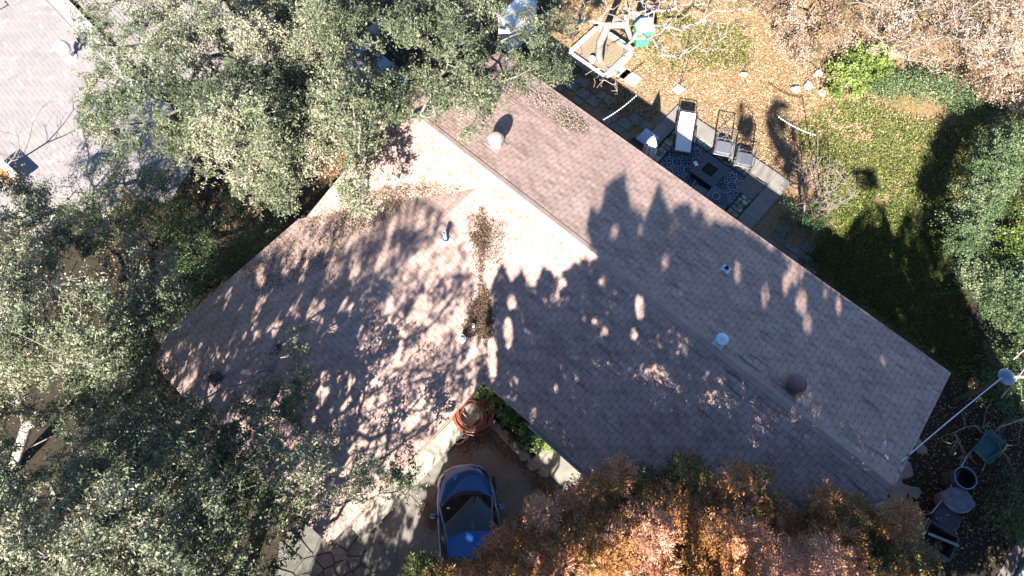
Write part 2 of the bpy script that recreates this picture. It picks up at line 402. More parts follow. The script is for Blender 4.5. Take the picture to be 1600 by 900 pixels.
# --- herringbone paving in the street corner
def paving():
    base = [P(-400, -200), P(-115, -200), P(74, 0), P(232, 168), P(300, 262), P(262, 318), P(205, 300), P(160, 345), P(100, 318), P(60, 372), P(-20, 340), P(-80, 400), P(-500, 400)]
    struct(MB().prism([tuple(q[:2]) for q in base], -.05, .012).build("pavement_bed", simple("joint_sand", (.26, .235, .22), 1)))
    poly = np.array([q[:2] for q in base]); w = .165; ang = R(-47); c, s = math.cos(ang), math.sin(ang); Rm = np.array([[c, -s], [s, c]])
    org = P(120, 100)[:2]; V = []; cnt = 0; T = []
    for x in range(-75, 60):
        for y in range(-75, 75):
            k = (x-y) % 4
            if k == 0: q = (x, y, 2, 1)
            elif k == 3: q = (x, y, 1, 2)
            else: continue
            cx, cy = (q[0]+q[2]/2)*w, (q[1]+q[3]/2)*w; wc = Rm@np.array([cx, cy])+org
            if wc[0] < -23.5 or wc[1] < 13 or wc[1] > 26: continue
            if not inpoly(wc[None], poly)[0]: continue
            hx, hy = q[2]*w/2-.004, q[3]*w/2-.004; z = .018+random.uniform(-.0015, .0015)
            for a, b in ((-hx, -hy), (hx, -hy), (hx, hy), (-hx, hy)):
                pnt = Rm@np.array([cx+a, cy+b])+org; V.append((pnt[0], pnt[1], z))
            T.append(random.choice([0, .2, .3, .35, .4, .4, .45, .45, .5, .55, .3, .8])); cnt += 1
    F = np.arange(cnt*4).reshape(-1, 4)
    t = NT("street_brick"); col = t.ramp(t.attr("tone"), [(0, (.195, .172, .172)), (.4, (.21, .188, .186)), (.6, (.218, .197, .192)), (1, (.28, .255, .245))])
    f = t.noise(1.1, 4); col = t.mix(1, col, t.ramp(f, [(.3, (.86, .86, .9)), (.7, (1.06, 1.05, 1.03))]), 'MULTIPLY')
    m = t.done(t.bsdf(col, .9, bump=t.noise(60, 3), bstr=.2))
    struct(npmesh("pavement", np.array(V), F, m, attrs={"tone": np.repeat(T, 4)}))
    k = MB(); a0, a1 = P(36, -40), P(252, 190); d = (a1-a0)/np.linalg.norm(a1-a0); nrm = np.array([-d[1], d[0], 0])*1.0
    if nrm[0] < 0: nrm = -nrm
    k.prism([tuple((a0)[:2]), tuple(a1[:2]), tuple((a1+nrm*.62)[:2]), tuple((a0+nrm*.62)[:2])], -.05, .13)
    struct(k.build("kerb", simple("kerb_stone", (.27, .25, .24), .9, var=.15)))
    j = MB().tube([a0+[0, 0, .014]-nrm*.02, a1+[0, 0, .014]-nrm*.02], .02, 4); struct(j.build("kerb_joint", simple("joint_dark", (.03, .027, .025), 1)))
    # plank deck beyond the kerb
    dk = thing("wooden_deck", "weathered grey plank deck beside the pale kerb under the oak", "deck", a0+nrm*1.0)
    L = np.linalg.norm(a1-a0)
    for i in range(28):
        q0 = a0+nrm*(.86+i*.15); q1 = q0+d*(L+1.2+.2*math.sin(i)); q0 = q0-d*3
        mid = (q0+q1)/2; M = Matrix.Translation((mid[0], mid[1], .2)) @ Matrix.Rotation(math.atan2(d[1], d[0]), 4, 'Z')
        if i == 0: pl = MB()
        pl.box((0, 0, random.uniform(-.003, .003)), (np.linalg.norm(q1-q0), .132, .03), M=M)
    pl.build("planks", simple("grey_wood", (.21, .18, .175), .9, var=.3, scale=5), dk, a0+nrm*1.0)
    fr = MB()
    for f in (.02, .33, .66, .97):
        q = a0+d*L*f+nrm*.9; e = q+nrm*4; mid = (q+e)/2
        fr.box((0, 0, 0), (4.1, .06, .14), M=Matrix.Translation((mid[0], mid[1], .1)) @ Matrix.Rotation(math.atan2(nrm[1], nrm[0]), 4, 'Z'))
    fr.build("joists", simple("grey_wood", (.21, .18, .175)), dk, a0+nrm*1.0)
    dr = MB().tube([P(-30, 33)+[0, 0, .02], P(13, 9)+[0, 0, .02], P(8, 3)+[0, 0, .02]], .035, 4)
    tag(dr.build("drain_channel", simple("iron", (.05, .045, .05), .6)), "dark L-shaped drain channel set in the pale brick paving", "drain")
paving()
# --- flagstones in the lower left forecourt
def flagstones():
    org = P(530, 880); gm = simple("grout", (.07, .06, .05), 1)
    poly = np.array([P(545, 838)[:2], P(612, 905)[:2], P(640, 1000)[:2], P(430, 1000)[:2], P(455, 860)[:2], P(500, 835)[:2]])
    struct(MB().prism([tuple(q) for q in poly], -.05, .01).build("flagstone_bed", gm))
    pts = []
    while len(pts) < 95:
        q = rng.uniform(poly.min(0), poly.max(0))
        if inpoly(q[None], poly)[0] and all(np.hypot(*(q-w)) > .27 for w in pts): pts.append(q)
        elif random.random() < .0004: break
    b = MB()
    def clip(pg, a, n):   # keep (x-a).n<0
        out = []
        for i in range(len(pg)):
            p, q = pg[i], pg[(i+1) % len(pg)]; dp, dq = (p-a)@n, (q-a)@n
            if dp < 0: out.append(p)
            if (dp < 0) != (dq < 0): out.append(p+(q-p)*dp/(dp-dq))
        return out
    for i, c in enumerate(pts):
        pg = [c+np.array(o) for o in ((-.5, -.5), (.5, -.5), (.5, .5), (-.5, .5))]
        for j, e in enumerate(pts):
            if i != j and np.hypot(*(c-e)) < 1.4:
                n = (e-c)/np.hypot(*(e-c)); pg = clip(pg, (c+e)/2-n*.022, n)
                if len(pg) < 3: break
        if len(pg) >= 3: b.prism([tuple(p) for p in pg], 0, .03+random.uniform(-.006, .006))
    m = simple("flagstone", (.10, .095, .082), .85, var=.5, scale=2.5)
    struct(b.build("flagstone_paving", m))
flagstones()

# ================================================================== HOUSE
ZE, PITCH = 2.7, 1/3.0
UL, UR = -12.1, 5.2; VE, VR, VS = 12.8, 8.27, 3.75; WI, WR, WO = -4.45, -8.36, -12.27; WE = -2.1
ZR = ZE+(VE-VR)*PITCH; ZW = ZE+(WI-WR)*PITCH
def roofz(u, v):
    zm = np.where(v > VR, ZE+(VE-v)*PITCH, ZE+(v-VS)*PITCH); inm = (u > UL) & (u < UR) & (v > VS) & (v < VE)
    zw = np.where(u > WR, ZE+(WI-u)*PITCH, ZE+(u-WO)*PITCH); inw = (u > WO) & (u < WI) & (v > WE) & (v < VS+4)
    z = np.where(inm, zm, 0); zw = np.where(inw, zw, 0); return np.maximum(z, zw)
def surf(px, py):
    """where the view ray meets roof or ground (arrays)"""
    px = np.asarray(px, float); py = np.asarray(py, float); z = np.zeros(len(px)); best = Pn(px, py, z)
    for zz in np.arange(5, 0, -.1):
        w = Pn(px, py, np.full(len(px), zz)); u = w[:, :2]@UX; v = w[:, :2]@VX; hit = (roofz(u, v) >= zz-.01) & (best[:, 2] == 0)
        best[hit] = w[hit]
    on = best[:, 2] > 0; cur = best[on]
    for _ in range(5):
        if len(cur): z = roofz(cur[:, :2]@UX, cur[:, :2]@VX); z = np.where(z > 0, z, cur[:, 2]); cur = Pn(px[on], py[on], z)
    best[on] = cur
    return best
def shinglemat():
    t = NT("asphalt_shingles")
    br = t.n("ShaderNodeTexBrick"); t.l(t.uv(), br.inputs['Vector']); br.offset = .5; br.offset_frequency = 2; br.squash = 1
    for k, v in (('Scale', 1.0), ('Mortar Size', .0), ('Brick Width', .32), ('Row Height', .14), ('Bias', 0)): br.inputs[k].default_value = v
    br.inputs['Color1'].default_value = (0, 0, 0, 1); br.inputs['Color2'].default_value = (1, 1, 1, 1); br.inputs['Mortar'].default_value = (.5, .5, .5, 1)
    tab = br.outputs['Color']
    base = t.ramp(tab, [(0, (.25, .172, .145)), (.35, (.31, .217, .186)), (.7, (.335, .237, .205)), (1, (.375, .272, .237))])
    # slits: distance to the vertical joint
    sep = t.n("ShaderNodeSeparateXYZ"); t.l(t.uv(), sep.inputs[0]); X, Y = sep.outputs[0], sep.outputs[1]
    row = t.math('FLOOR', t.math('DIVIDE', Y, .14)); odd = t.math('MULTIPLY', t.math('MODULO', t.math('ABSOLUTE', row), 2.0), .5)
    wn_ = t.n("ShaderNodeTexWhiteNoise", noise_dimensions='1D'); t.l(row, wn_.inputs['W'])
    fx = t.math('FRACT', t.math('ADD', t.math('DIVIDE', X, .32), odd))
    dx = t.math('MULTIPLY', t.math('MINIMUM', fx, t.math('SUBTRACT', 1.0, fx)), .32)
    slit = t.math('LESS_THAN', dx, .008)
    fy = t.math('FRACT', t.math('DIVIDE', Y, .14)); 
    slit = t.math('MULTIPLY', slit, .82)
    f = t.noise(1.2, 5, .6); f3 = t.noise(90, 2, .7)
    c = t.mix(1, base, t.ramp(f, [(.3, (.9, .9, .91)), (.7, (1.06, 1.05, 1.04))]), 'MULTIPLY')
    # streaks of missing granules along the courses
    mp = t.n("ShaderNodeMapping"); mp.inputs['Scale'].default_value = (.55, 4.2, 1); t.l(t.uv(), mp.inputs[0])
    f2 = t.noise(1.15, 3, .6, mp.outputs[0]); big = t.noise(.16, 2, .5, t.uv())
    st = t.ramp(t.math('ADD', f2, t.math('MULTIPLY', t.math('SUBTRACT', big, .5), .55)), [(.585, (0, 0, 0)), (.65, (1, 1, 1))])
    so = t.n("ShaderNodeSeparateXYZ"); t.l(t.obj(), so.inputs[0]); east = t.math('ADD', t.math('MULTIPLY', t.math('ADD', so.outputs[0], 4.5, False), .25), 0.0, True)
    c = t.mix(t.math('MULTIPLY', t.math('MULTIPLY', st, .8), t.math('ADD', t.math('MULTIPLY', east, .85), .15)), c, (.10, .10, .11))
    c = t.mix(.35, c, t.mix(1, c, t.ramp(f3, [(.3, (.5, .5, .5)), (.7, (1.5, 1.5, 1.5))]), 'MULTIPLY'))
    c = t.mix(slit, c, (.035, .028, .03))
    return t.done(t.bsdf(c, .92, bump=f3, bstr=.35, bdist=.004, spec=.25))
SHINGLE = shinglemat()
def clip_band(poly, ax, lo, hi):
    def cl(pg, val, sgn):
        out = []
        for i in range(len(pg)):
            p, q = pg[i], pg[(i+1) % len(pg)]; dp, dq = sgn*(p[ax]-val), sgn*(q[ax]-val)
            if dp <= 0: out.append(p)
            if (dp < 0 < dq) or (dq < 0 < dp): f = dp/(dp-dq); out.append((p[0]+(q[0]-p[0])*f, p[1]+(q[1]-p[1])*f))
        return out
    pg = cl(poly, hi, 1)
    return cl(pg, lo, -1) if len(pg) > 2 else []
def house():
    O = (0, 0, 0)
    hs = thing("house", "L-shaped house with a weathered brown shingle roof", "house", (0, 0, 0), TH)
    b = MB(); b.uv = []
    def slope(poly, ax, eave, sgn, z0=ZE):
        """courses from the eave; ax the axis up the slope; sgn the direction from eave to ridge"""
        ext = max(abs(p[ax]-eave) for p in poly); sl = math.sqrt(1+PITCH**2); run = .14/sl; n = int(ext/run)+1; step = .007
        for k in range(n):
            a, c = eave+sgn*k*run, eave+sgn*(k+1)*run; lo, hi = min(a, c), max(a, c)
            pg = clip_band(poly, ax, lo, hi)
            if len(pg) < 3: continue
            area = sum(pg[i][0]*pg[(i+1) % len(pg)][1]-pg[(i+1) % len(pg)][0]*pg[i][1] for i in range(len(pg)))
            if area < 0: pg = pg[::-1]
            i0 = len(b.v)
            for p in pg:
                d = abs(p[ax]-eave); fr = (d-k*run)/run
                b.v.append((p[0], p[1], z0+d*PITCH+step*(1-fr))); b.uv.append((p[1-ax]+.0, d*sl*.99999+.0001 if fr > .5 else d*sl+.0002))
            b.f.append(tuple(range(i0, i0+len(pg))))
            # butt edge at the lower side
            e = [p for p in pg if abs(abs(p[ax]-eave)-k*run) < 1e-6]
            if len(e) >= 2:
                e.sort(key=lambda p: p[1-ax]); p, q = e[0], e[-1]; i0 = len(b.v); zz = z0+k*run*PITCH; y = k*.14+.0004
                for (r, z_) in ((p, zz-.001), (q, zz-.001), (q, zz+step), (p, zz+step)):
                    b.v.append((r[0], r[1], z_)); b.uv.append((r[1-ax], y))
                b.f.append((i0, i0+1, i0+2, i0+3))
    slope([(UL, VR), (UR, VR), (UR, VE), (UL, VE)], 1, VE, -1)
    vm = VS+(WR-WO)
    vl = VS+(UL-WO)
    slope([(UL, VR), (UL, vl), (WR, vm), (WR, VR)], 1, VS, 1)
    slope([(WR, VR), (WR, vm), (WI, VS), (UR, VS), (UR, VR)], 1, VS, 1)
    slope([(WR, WE), (WI, WE), (WI, VS), (WR, vm)], 0, WI, -1)
    slope([(WR, WE), (WR, vm), (UL, vl), (WO, VS), (WO, WE)], 0, WO, 1)
    rf = b.build("roof", SHINGLE, hs)
    # underside / sheathing
    dk = MB(); wood = simple("soffit_board", (.30, .26, .22), .8)
    def under(pg):
        n = len(pg); i0 = len(dk.v); dk.v += [(p[0], p[1], p[2]-.02) for p in pg]+[(p[0], p[1], p[2]-.14) for p in pg]
        dk.f += [tuple(range(i0, i0+n)), tuple(range(i0+2*n-1, i0+n-1, -1))]+[(i0+i, i0+(i+1) % n, i0+n+(i+1) % n, i0+n+i) for i in range(n)]
    e = .02
    under([(UL+e, VE-e, ZE), (UR-e, VE-e, ZE), (UR-e, VR, ZR), (UL+e, VR, ZR)])
    under([(WR, VR, ZR), (WR, vm, ZE+(vm-VS)*PITCH), (WI, VS+e, ZE), (UR-e, VS+e, ZE), (UR-e, VR, ZR)])
    under([(UL+e, VR, ZR), (UL+e, vl, ZE+(vl-VS)*PITCH), (WR, vm, ZW), (WR, VR, ZR)])
    under([(WR, WE+e, ZW), (WI-e, WE+e, ZE), (WI-e, VS, ZE), (WR, vm, ZW)])
    under([(WR, WE+e, ZW), (WR, vm, ZW), (WO+e, VS, ZE), (WO+e, WE+e, ZE)])
    dk.build("roof_deck", wood, hs)
    # ridge caps: overlapping folded shingles
    rc = MB()
    def caps(a, c, sl=(0, 1)):
        a, c = np.array(a), np.array(c); L = np.linalg.norm(c-a); d = (c-a)/L; s = np.array([-d[1], d[0], 0]); n = int(L/.14)
        for i in range(n):
            p0 = a+d*i*.14; p1 = a+d*min(L, (i+1)*.14+.01)
            for sg in (1, -1):
                o = s*sg*.15-np.array([0, 0, .15*PITCH]); h0, h1 = np.array([0, 0, .012]), np.array([0, 0, .022])
                q = [p0+h0, p1+h1, p1+o+h1, p0+o+h0]; q = q if sg < 0 else q[::-1]
                rc.add(q, [(0, 1, 2, 3)]); 
                rc.add([p1+h1, p1+o+h1, p1+o+h0*.2, p1+h0*.2], [(0, 1, 2, 3)])
                rc.add([p0+o+h0, p1+o+h1, p1+o-[0, 0, .003], p0+o-[0, 0, .003]], [(0, 1, 2, 3)])
    caps((UL, VR, ZR), (UR, VR, ZR)); caps((WR, vm-.1, ZW), (WR, WE, ZW))
    rc.build("ridge_cap", simple("ridge_shingle", (.30, .218, .19), .92, var=.2, scale=3), hs)
    # walls
    wm = NT("house_brick"); bt = wm.n("ShaderNodeTexBrick"); wm.l(wm.obj(), bt.inputs[0]); bt.inputs['Scale'].default_value = 4
    bt.inputs['Color1'].default_value = (.33, .2, .14, 1); bt.inputs['Color2'].default_value = (.26, .15, .11, 1); bt.inputs['Mortar'].default_value = (.4, .36, .3, 1)
    wm = wm.done(wm.bsdf(bt.outputs[0], .9))
    w = MB(); i = .5
    w.prism([(UL+i, vl+.7), (UL+i, VE-i), (UR-i, VE-i), (UR-i, VS+i), (WI-i, VS+i), (WI-i, WE+i), (WO+i, WE+i), (WO+i, VS+.3)], 0, ZE-.02)
    for uu in (UR-i-.1, UL+i+.1):
        hh = ZR-.16; w.add([(uu-.09, VS+i, ZE-.02), (uu-.09, VE-i, ZE-.02), (uu-.09, VR, hh), (uu+.09, VS+i, ZE-.02), (uu+.09, VE-i, ZE-.02), (uu+.09, VR, hh)], [(0, 1, 2), (5, 4, 3), (0, 3, 4, 1), (1, 4, 5, 2), (2, 5, 3, 0)])
    vv = WE+i+.1; w.add([(WO+i, vv-.09, ZE-.02), (WI-i, vv-.09, ZE-.02), (WR, vv-.09, ZW-.16), (WO+i, vv+.09, ZE-.02), (WI-i, vv+.09, ZE-.02), (WR, vv+.09, ZW-.16)], [(0, 1, 2), (5, 4, 3), (0, 3, 4, 1), (1, 4, 5, 2), (2, 5, 3, 0)])
    w.build("wall", wm, hs)
    # fascia boards, drip edges and gutters
    fb = MB(); white = simple("white_paint", (.7, .7, .68), .5, var=.08)
    def fas(a, c, z0=ZE, z1=ZE):
        a, c = np.array(a), np.array(c); d = c-a; L = np.hypot(*d); ang = math.atan2(d[1], d[0]); s = np.array([-d[1], d[0]])/L*.012
        q = [(*(a-s), z0-.16), (*(c-s), z1-.16), (*(c+s), z1-.16), (*(a+s), z0-.16), (*(a-s), z0-.003), (*(c-s), z1-.003), (*(c+s), z1-.003), (*(a+s), z0-.003)]
        fb.add(q, [(3, 2, 1, 0), (4, 5, 6, 7), (0, 1, 5, 4), (1, 2, 6, 5), (2, 3, 7, 6), (3, 0, 4, 7)])
    k = .03
    fas((UL, VE-k), (UR, VE-k)); fas((UR-k, VE), (UR-k, VR), ZE, ZR); fas((UR-k, VR), (UR-k, VS), ZR, ZE); fas((WI, VS+k), (UR, VS+k)); fas((WI-k, VS), (WI-k, WE))
    fas((WI, WE+k), (WR, WE+k), ZE, ZW); fas((WR, WE+k), (WO, WE+k), ZW, ZE); fas((WO+k, WE), (WO+k, VS)); fas((UL+k, VE), (UL+k, VR), ZE, ZR)
    fb.build("fascia", simple("fascia_paint", (.16, .13, .12), .7), hs)
    g = MB(); a, c = (-2.7, VS-.045), (1.6, VS-.045)
    for (y0, y1, z0, z1) in ((-.055, -.045, -.1, -.005), (-.05, .05, -.1, -.09), (.04, .05, -.1, -.005)):
        g.add([(a[0], a[1]+y0, ZE+z0-.02), (c[0], a[1]+y0, ZE+z0-.02), (c[0], a[1]+y1, ZE+z0-.02), (a[0], a[1]+y1, ZE+z0-.02), (a[0], a[1]+y0, ZE+z1-.02), (c[0], a[1]+y0, ZE+z1-.02), (c[0], a[1]+y1, ZE+z1-.02), (a[0], a[1]+y1, ZE+z1-.02)],
              [(3, 2, 1, 0), (4, 5, 6, 7), (0, 1, 5, 4), (1, 2, 6, 5), (2, 3, 7, 6), (3, 0, 4, 7)])
    g.build("gutter", simple("gutter_paint", (.3, .3, .3), .5), hs)
    # flashing strip along the wing's outer eave end
    return hs
house()
def RP(px, py):
    s = surf([px], [py])[0]; return s
BLUEGREY = simple("galvanised", (.36, .46, .52), .45, .3, var=.15)
WHITEPVC = simple("white_pvc", (.72, .72, .7), .5, var=.1); BLACKR = simple("black_rubber", (.02, .02, .022), .7)
def slope_rot(p):
    u, v = p[:2]@UX, p[:2]@VX; e = .05
    gx = (roofz(np.array([u+e]), np.array([v]))[0]-roofz(np.array([u-e]), np.array([v]))[0])/(2*e)
    gy = (roofz(np.array([u]), np.array([v+e]))[0]-roofz(np.array([u]), np.array([v-e]))[0])/(2*e)
    n = Vector((-gx, -gy, 1)).normalized(); n = Vector((n.x*UX[0]+n.y*VX[0], n.x*UX[1]+n.y*VX[1], n.z))
    return Vector((0, 0, 1)).rotation_difference(n).to_matrix().to_4x4() @ Matrix.Rotation(TH, 4, 'Z')
def pipe_vent(px, py, h, r, pcol, label, collar=BLACKR, flash=BLUEGREY, fs=.26):
    p = RP(px, py); t = thing("vent_pipe", label, "vent", p, 0, "vents standing on the roof"); Rm = slope_rot(p)
    f = MB().box((0, 0, .014), (fs, fs*1.15, .012), M=Rm); f.lathe([(.11, .014), (.07, .06), (r+.012, .07)], M=Rm, n=16); f.build("flashing", flash, t)
    c = MB().lathe([(r+.035, .055), (r+.03, .085), (r+.004, .1)], M=Rm, n=16); c.build("collar", collar, t)
    q = MB().lathe([(r, .0), (r, h), (r*.8, h), (r*.8, h-.12), (0, h-.12)], n=18); q.build("pipe", pcol, t, smooth=True)
pipe_vent(696, 374, .42, .055, WHITEPVC, "tall white vent pipe on blue-grey flashing at the upper left of the litter-filled valley")
pipe_vent(740, 512, .24, .04, WHITEPVC, "short white vent pipe with a black collar standing in the dark leaf pile")
pipe_vent(723, 529, .22, .06, simple("pale_grey_lead", (.45, .45, .47), .6), "stubby pale grey vent pipe at the left foot of the leaf pile", collar=simple("pale_grey_lead", (.45, .45, .47)), flash=simple("pale_grey_lead", (.45, .45, .47)), fs=.2)
pipe_vent(1134, 421, .18, .035, BLACKR, "small black vent pipe with bent blue-grey flashing near the patio-side eave")
def capped_vent():
    p = RP(1123, 537); t = thing("flue_vent", "pale blue-white round capped flue near the middle of the right roof", "vent", p, 0, "vents standing on the roof"); Rm = slope_rot(p)
    m = simple("pale_cap", (.52, .60, .68), .35, .4, var=.06)
    f = MB().box((0, 0, .014), (.3, .34, .012), M=Rm); f.lathe([(.15, .014), (.1, .08)], M=Rm, n=18); f.build("flashing", BLUEGREY, t)
    MB().lathe([(.085, 0), (.085, .3)], n=20).build("flue_pipe", simple("grey_flue", (.3, .32, .35), .5, .5), t, smooth=True)
    c = MB(); c.lathe([(.14, .22), (.15, .225), (.15, .3), (.135, .305)], n=24); c.lathe([(.1, .305), (.1, .33)], n=24); c.lathe([(.155, .33), (.165, .335), (.165, .375), (.15, .385), (.06, .4), (.05, .415), (0, .42)], n=28)
    c.build("rain_cap", m, t, smooth=True)
capped_vent()
def turbine(px, py, label, col):
    p = RP(px, py); t = thing("turbine_vent", label, "vent", p, 0, "vents standing on the roof"); Rm = slope_rot(p); m = simple("turbine_metal_"+str(px), col, .5, .2, var=.15)
    f = MB().box((0, 0, .014), (.55, .55, .012), M=Rm); f.build("flashing", m, t)
    MB().lathe([(.19, -.08), (.19, .2), (.2, .21)], n=26).build("base_pipe", m, t, smooth=True)
    d = MB()   # dark core then curved fins
    MB().lathe([(.17, .2), (.2, .3), (.17, .42)], n=20).build("core", simple("dark_core", (.015, .013, .015), .8), t)
    fin = MB(); nf = 26
    for k in range(nf):
        a0 = 2*math.pi*k/nf; vs = []; st = [(.19, .205), (.235, .25), (.255, .31), (.24, .37), (.19, .42), (.12, .448)]
        for (r, z) in st:
            for da, rr in ((0, r), (.2, r-.012)): vs.append((rr*math.cos(a0+da), rr*math.sin(a0+da), z))
        fin.add(vs, [(2*i, 2*i+1, 2*i+3, 2*i+2) for i in range(len(st)-1)])
    fo = fin.build("fins", m, t); s = fo.modifiers.new("th", 'SOLIDIFY'); s.thickness = .004
    MB().lathe([(.15, .435), (.15, .45), (.1, .468), (.0, .475)], n=24).build("top_cap", m, t, smooth=True)
turbine(775, 226, "tan turbine vent near the ridge just below the oak canopy", (.36, .27, .25))
turbine(1239, 604, "dark brown turbine vent on the shaded right roof", (.17, .10, .10))
def blackbox():
    p = RP(338, 592); t = thing("attic_vent", "small black square vent low on the left wing roof", "vent", p, 0, "vents standing on the roof"); Rm = slope_rot(p)
    MB().box((0, 0, .09), (.3, .24, .14), M=Rm, bev=.03).build("hood", BLACKR, t); MB().box((0, 0, .012), (.4, .36, .012), M=Rm).build("flashing", simple("dark_flash", (.06, .055, .055), .6), t)
blackbox()

# ================================================================== CAR
def car(label, loc, rz, col, name="parked_car"):
    """a short-nosed hatchback, front at -x"""
    t = thing(name, label, "car", loc, rz)
    key = "car_paint_%d" % int(col[2]*1000)
    pt = NT(key); paint = pt.done(pt.bsdf(col, .28, .35, coat=.6))
    glass = NT("car_glass"); g = glass.n("ShaderNodeBsdfPrincipled"); g.inputs['Base Color'].default_value = (.012, .016, .018, 1); g.inputs['Roughness'].default_value = .06; g.inputs['Specular IOR Level'].default_value = .6; glass = glass.done(g.outputs[0])
    black = simple("car_black_plastic", (.012, .012, .013), .55, var=.1); chrome = simple("car_trim", (.35, .36, .38), .25, .8, var=.05)
    st = [(0, .36, .60, .50), (.03, .52, .66, .40), (.10, .66, .71, .30), (.22, .76, .77, .24), (.40, .82, .83, .22), (.62, .855, .885, .22), (.9, .87, .955, .22), (1.15, .875, 1.0, .22), (1.6, .88, 1.0, .22), (2.6, .88, 1.0, .22), (3.4, .875, 1.0, .22), (3.85, .84, .98, .24), (4.05, .78, .92, .28), (4.12, .66, .80, .4)]
    b = MB(); n = None
    for (x, w, zt, zb) in st:
        h = [(0, zt+.03), (.35*w, zt+.026), (.62*w, zt+.012), (.80*w, zt-.012), (.91*w, zt-.06), (.975*w, zt-.16), (w, zt-.30 if zt > .8 else zt-.14), (w*1.0, .55 if zt > .75 else (zt+zb)/2), (.98*w, max(zb+.08, .34)), (.93*w, zb)]
        row = [(x+.16*(y/w)**2*(1 if x < .7 else 0)*w, y, z) for y, z in h]; full = [(x_, -y, z) for x_, y, z in row[::-1]]+row[1:]; n = len(full); b.v += full
    for i in range(len(st)-1):
        for k in range(n-1): b.f.append((i*n+k, i*n+k+1, (i+1)*n+k+1, (i+1)*n+k))
    b.f.append(tuple(range(n))[::-1]); b.f.append(tuple(range((len(st)-1)*n, len(st)*n)))
    body = b.build("body", paint, t, smooth=True)
    def patch(name, rows, mat, parent=t):
        q = MB(); m = len(rows[0])
        for r in rows: q.v += r
        for i in range(len(rows)-1):
            for k in range(m-1): q.f.append((i*m+k, i*m+k+1, (i+1)*m+k+1, (i+1)*m+k))
        return q.build(name, mat, parent, smooth=True)
    def arc(x, w, z, crown=.035, bow=.0, m=9):
        return [(x+bow*(y*y), y*w, z+crown*(1-y*y)) for y in np.linspace(-1, 1, m)]
    patch("cowl", [arc(.78, .70, .95, .03, .22), arc(.98, .74, 1.005, .03, .18)], black)
    ws = patch("windshield", [arc(.90, .735, 1.0, .035, .16), arc(1.25, .70, 1.17, .035, .14), arc(1.62, .645, 1.33, .035, .11), arc(1.98, .59, 1.445, .03, .08)], glass)
    patch("roof", [arc(1.96, .60, 1.445, .035, .08), arc(2.3, .60, 1.485, .035, .03), arc(2.8, .595, 1.49, .035), arc(3.3, .575, 1.46, .03, -.05), arc(3.55, .56, 1.42, .03, -.08)], paint)
    patch("rear_window", [arc(3.52, .56, 1.42, .03, -.08), arc(3.8, .62, 1.22, .03, -.1), arc(3.98, .66, 1.0, .03, -.12)], glass)
    for s in (-1, 1):
        patch("side_window", [[(1.15, s*.80, 1.0), (1.6, s*.83, .99), (2.4, s*.85, .99), (3.2, s*.83, .99), (3.7, s*.76, 1.0)], [(2.05, s*.60, 1.43), (2.2, s*.62, 1.46), (2.6, s*.62, 1.47), (3.1, s*.60, 1.45), (3.45, s*.58, 1.41)]], glass)
        MB().tube([(1.03, s*.76, 1.0), (1.35, s*.725, 1.16), (1.7, s*.67, 1.32), (2.05, s*.615, 1.44), (2.5, s*.612, 1.485), (3.1, s*.605, 1.47), (3.5, s*.575, 1.42)], .028, 8).build("pillar", paint, t, smooth=True)
        MB().tube([(.98, s*.80, 1.0), (1.6, s*.865, .99), (2.6, s*.87, .99), (3.5, s*.84, .99)], .012, 6).build("belt_trim", chrome, t, smooth=True)
        m = MB().box((1.36, s*.98, 1.02), (.12, .18, .12), bev=.05, rz=s*.25).build("mirror", paint, t, smooth=True)
        mm = MB().tube([(1.36, s*.84, .97), (1.36, s*.93, 1.0)], .022, 6); mm.build("mirror_arm", black, m)
        hl = patch("headlight", [[(.17, s*.60, .70), (.24, s*.70, .72), (.36, s*.77, .745), (.50, s*.80, .78)], [(.21, s*.56, .775), (.30, s*.66, .79), (.42, s*.73, .815), (.60, s*.765, .855)]], chrome)
        for x in (.72, 3.3):
            w = MB(); w.lathe([(.31, -.1), (.32, -.06), (.32, .06), (.31, .1)], M=Matrix.Translation((x, s*.80, .32)) @ Matrix.Rotation(R(90), 4, 'X'), n=26); wo = w.build("wheel", black, t, smooth=True)
            MB().lathe([(.2, -.105), (.2, .105)], M=Matrix.Translation((x, s*.80, .32)) @ Matrix.Rotation(R(90), 4, 'X'), n=20).build("rim", chrome, wo)
        MB().tube([(.93+.02, s*.15+.0, 1.045), (1.06, s*.15-.5, 1.09)], .012, 5).build("wiper", black, t)
    MB().tube([(-.01, 0, .60), (.0, .3, .60), (.10, .55, .60), (.3, .76, .60)], .02, 6).build("bumper_trim", chrome, t); MB().tube([(-.01, 0, .60), (.0, -.3, .60), (.10, -.55, .60), (.3, -.76, .60)], .02, 6).build("bumper_trim", chrome, t)
    MB().tube([(.03, 0, .685), (.05, .3, .68), (.13, .5, .68), (.3, .72, .70)], .012, 6).build("hood_seam", chrome, t); MB().tube([(.03, 0, .685), (.05, -.3, .68), (.13, -.5, .68), (.3, -.72, .70)], .012, 6).build("hood_seam", chrome, t)
    MB().box((1.22, -.52, 1.185), (.05, .08, .006), rot=Matrix.Rotation(R(-26), 4, 'Y')).build("sticker", simple("sticker", (.6, .6, .6)), t)
    return t
cp = P(723, 728, .6); ax = P(742, 850, 1.0)-P(724, 735, 1.0)
car("blue hatchback parked nose-in on the driveway under the orange tree", (cp[0], cp[1], .018), math.atan2(-10.0, 1.45), (.01, .075, .25))
cq = P(545, 78, 1.0); car("pale grey-blue car parked under the thick oak canopy, only slivers showing", (cq[0]-1.2, cq[1]+.8, .0), R(-42), (.23, .28, .34))

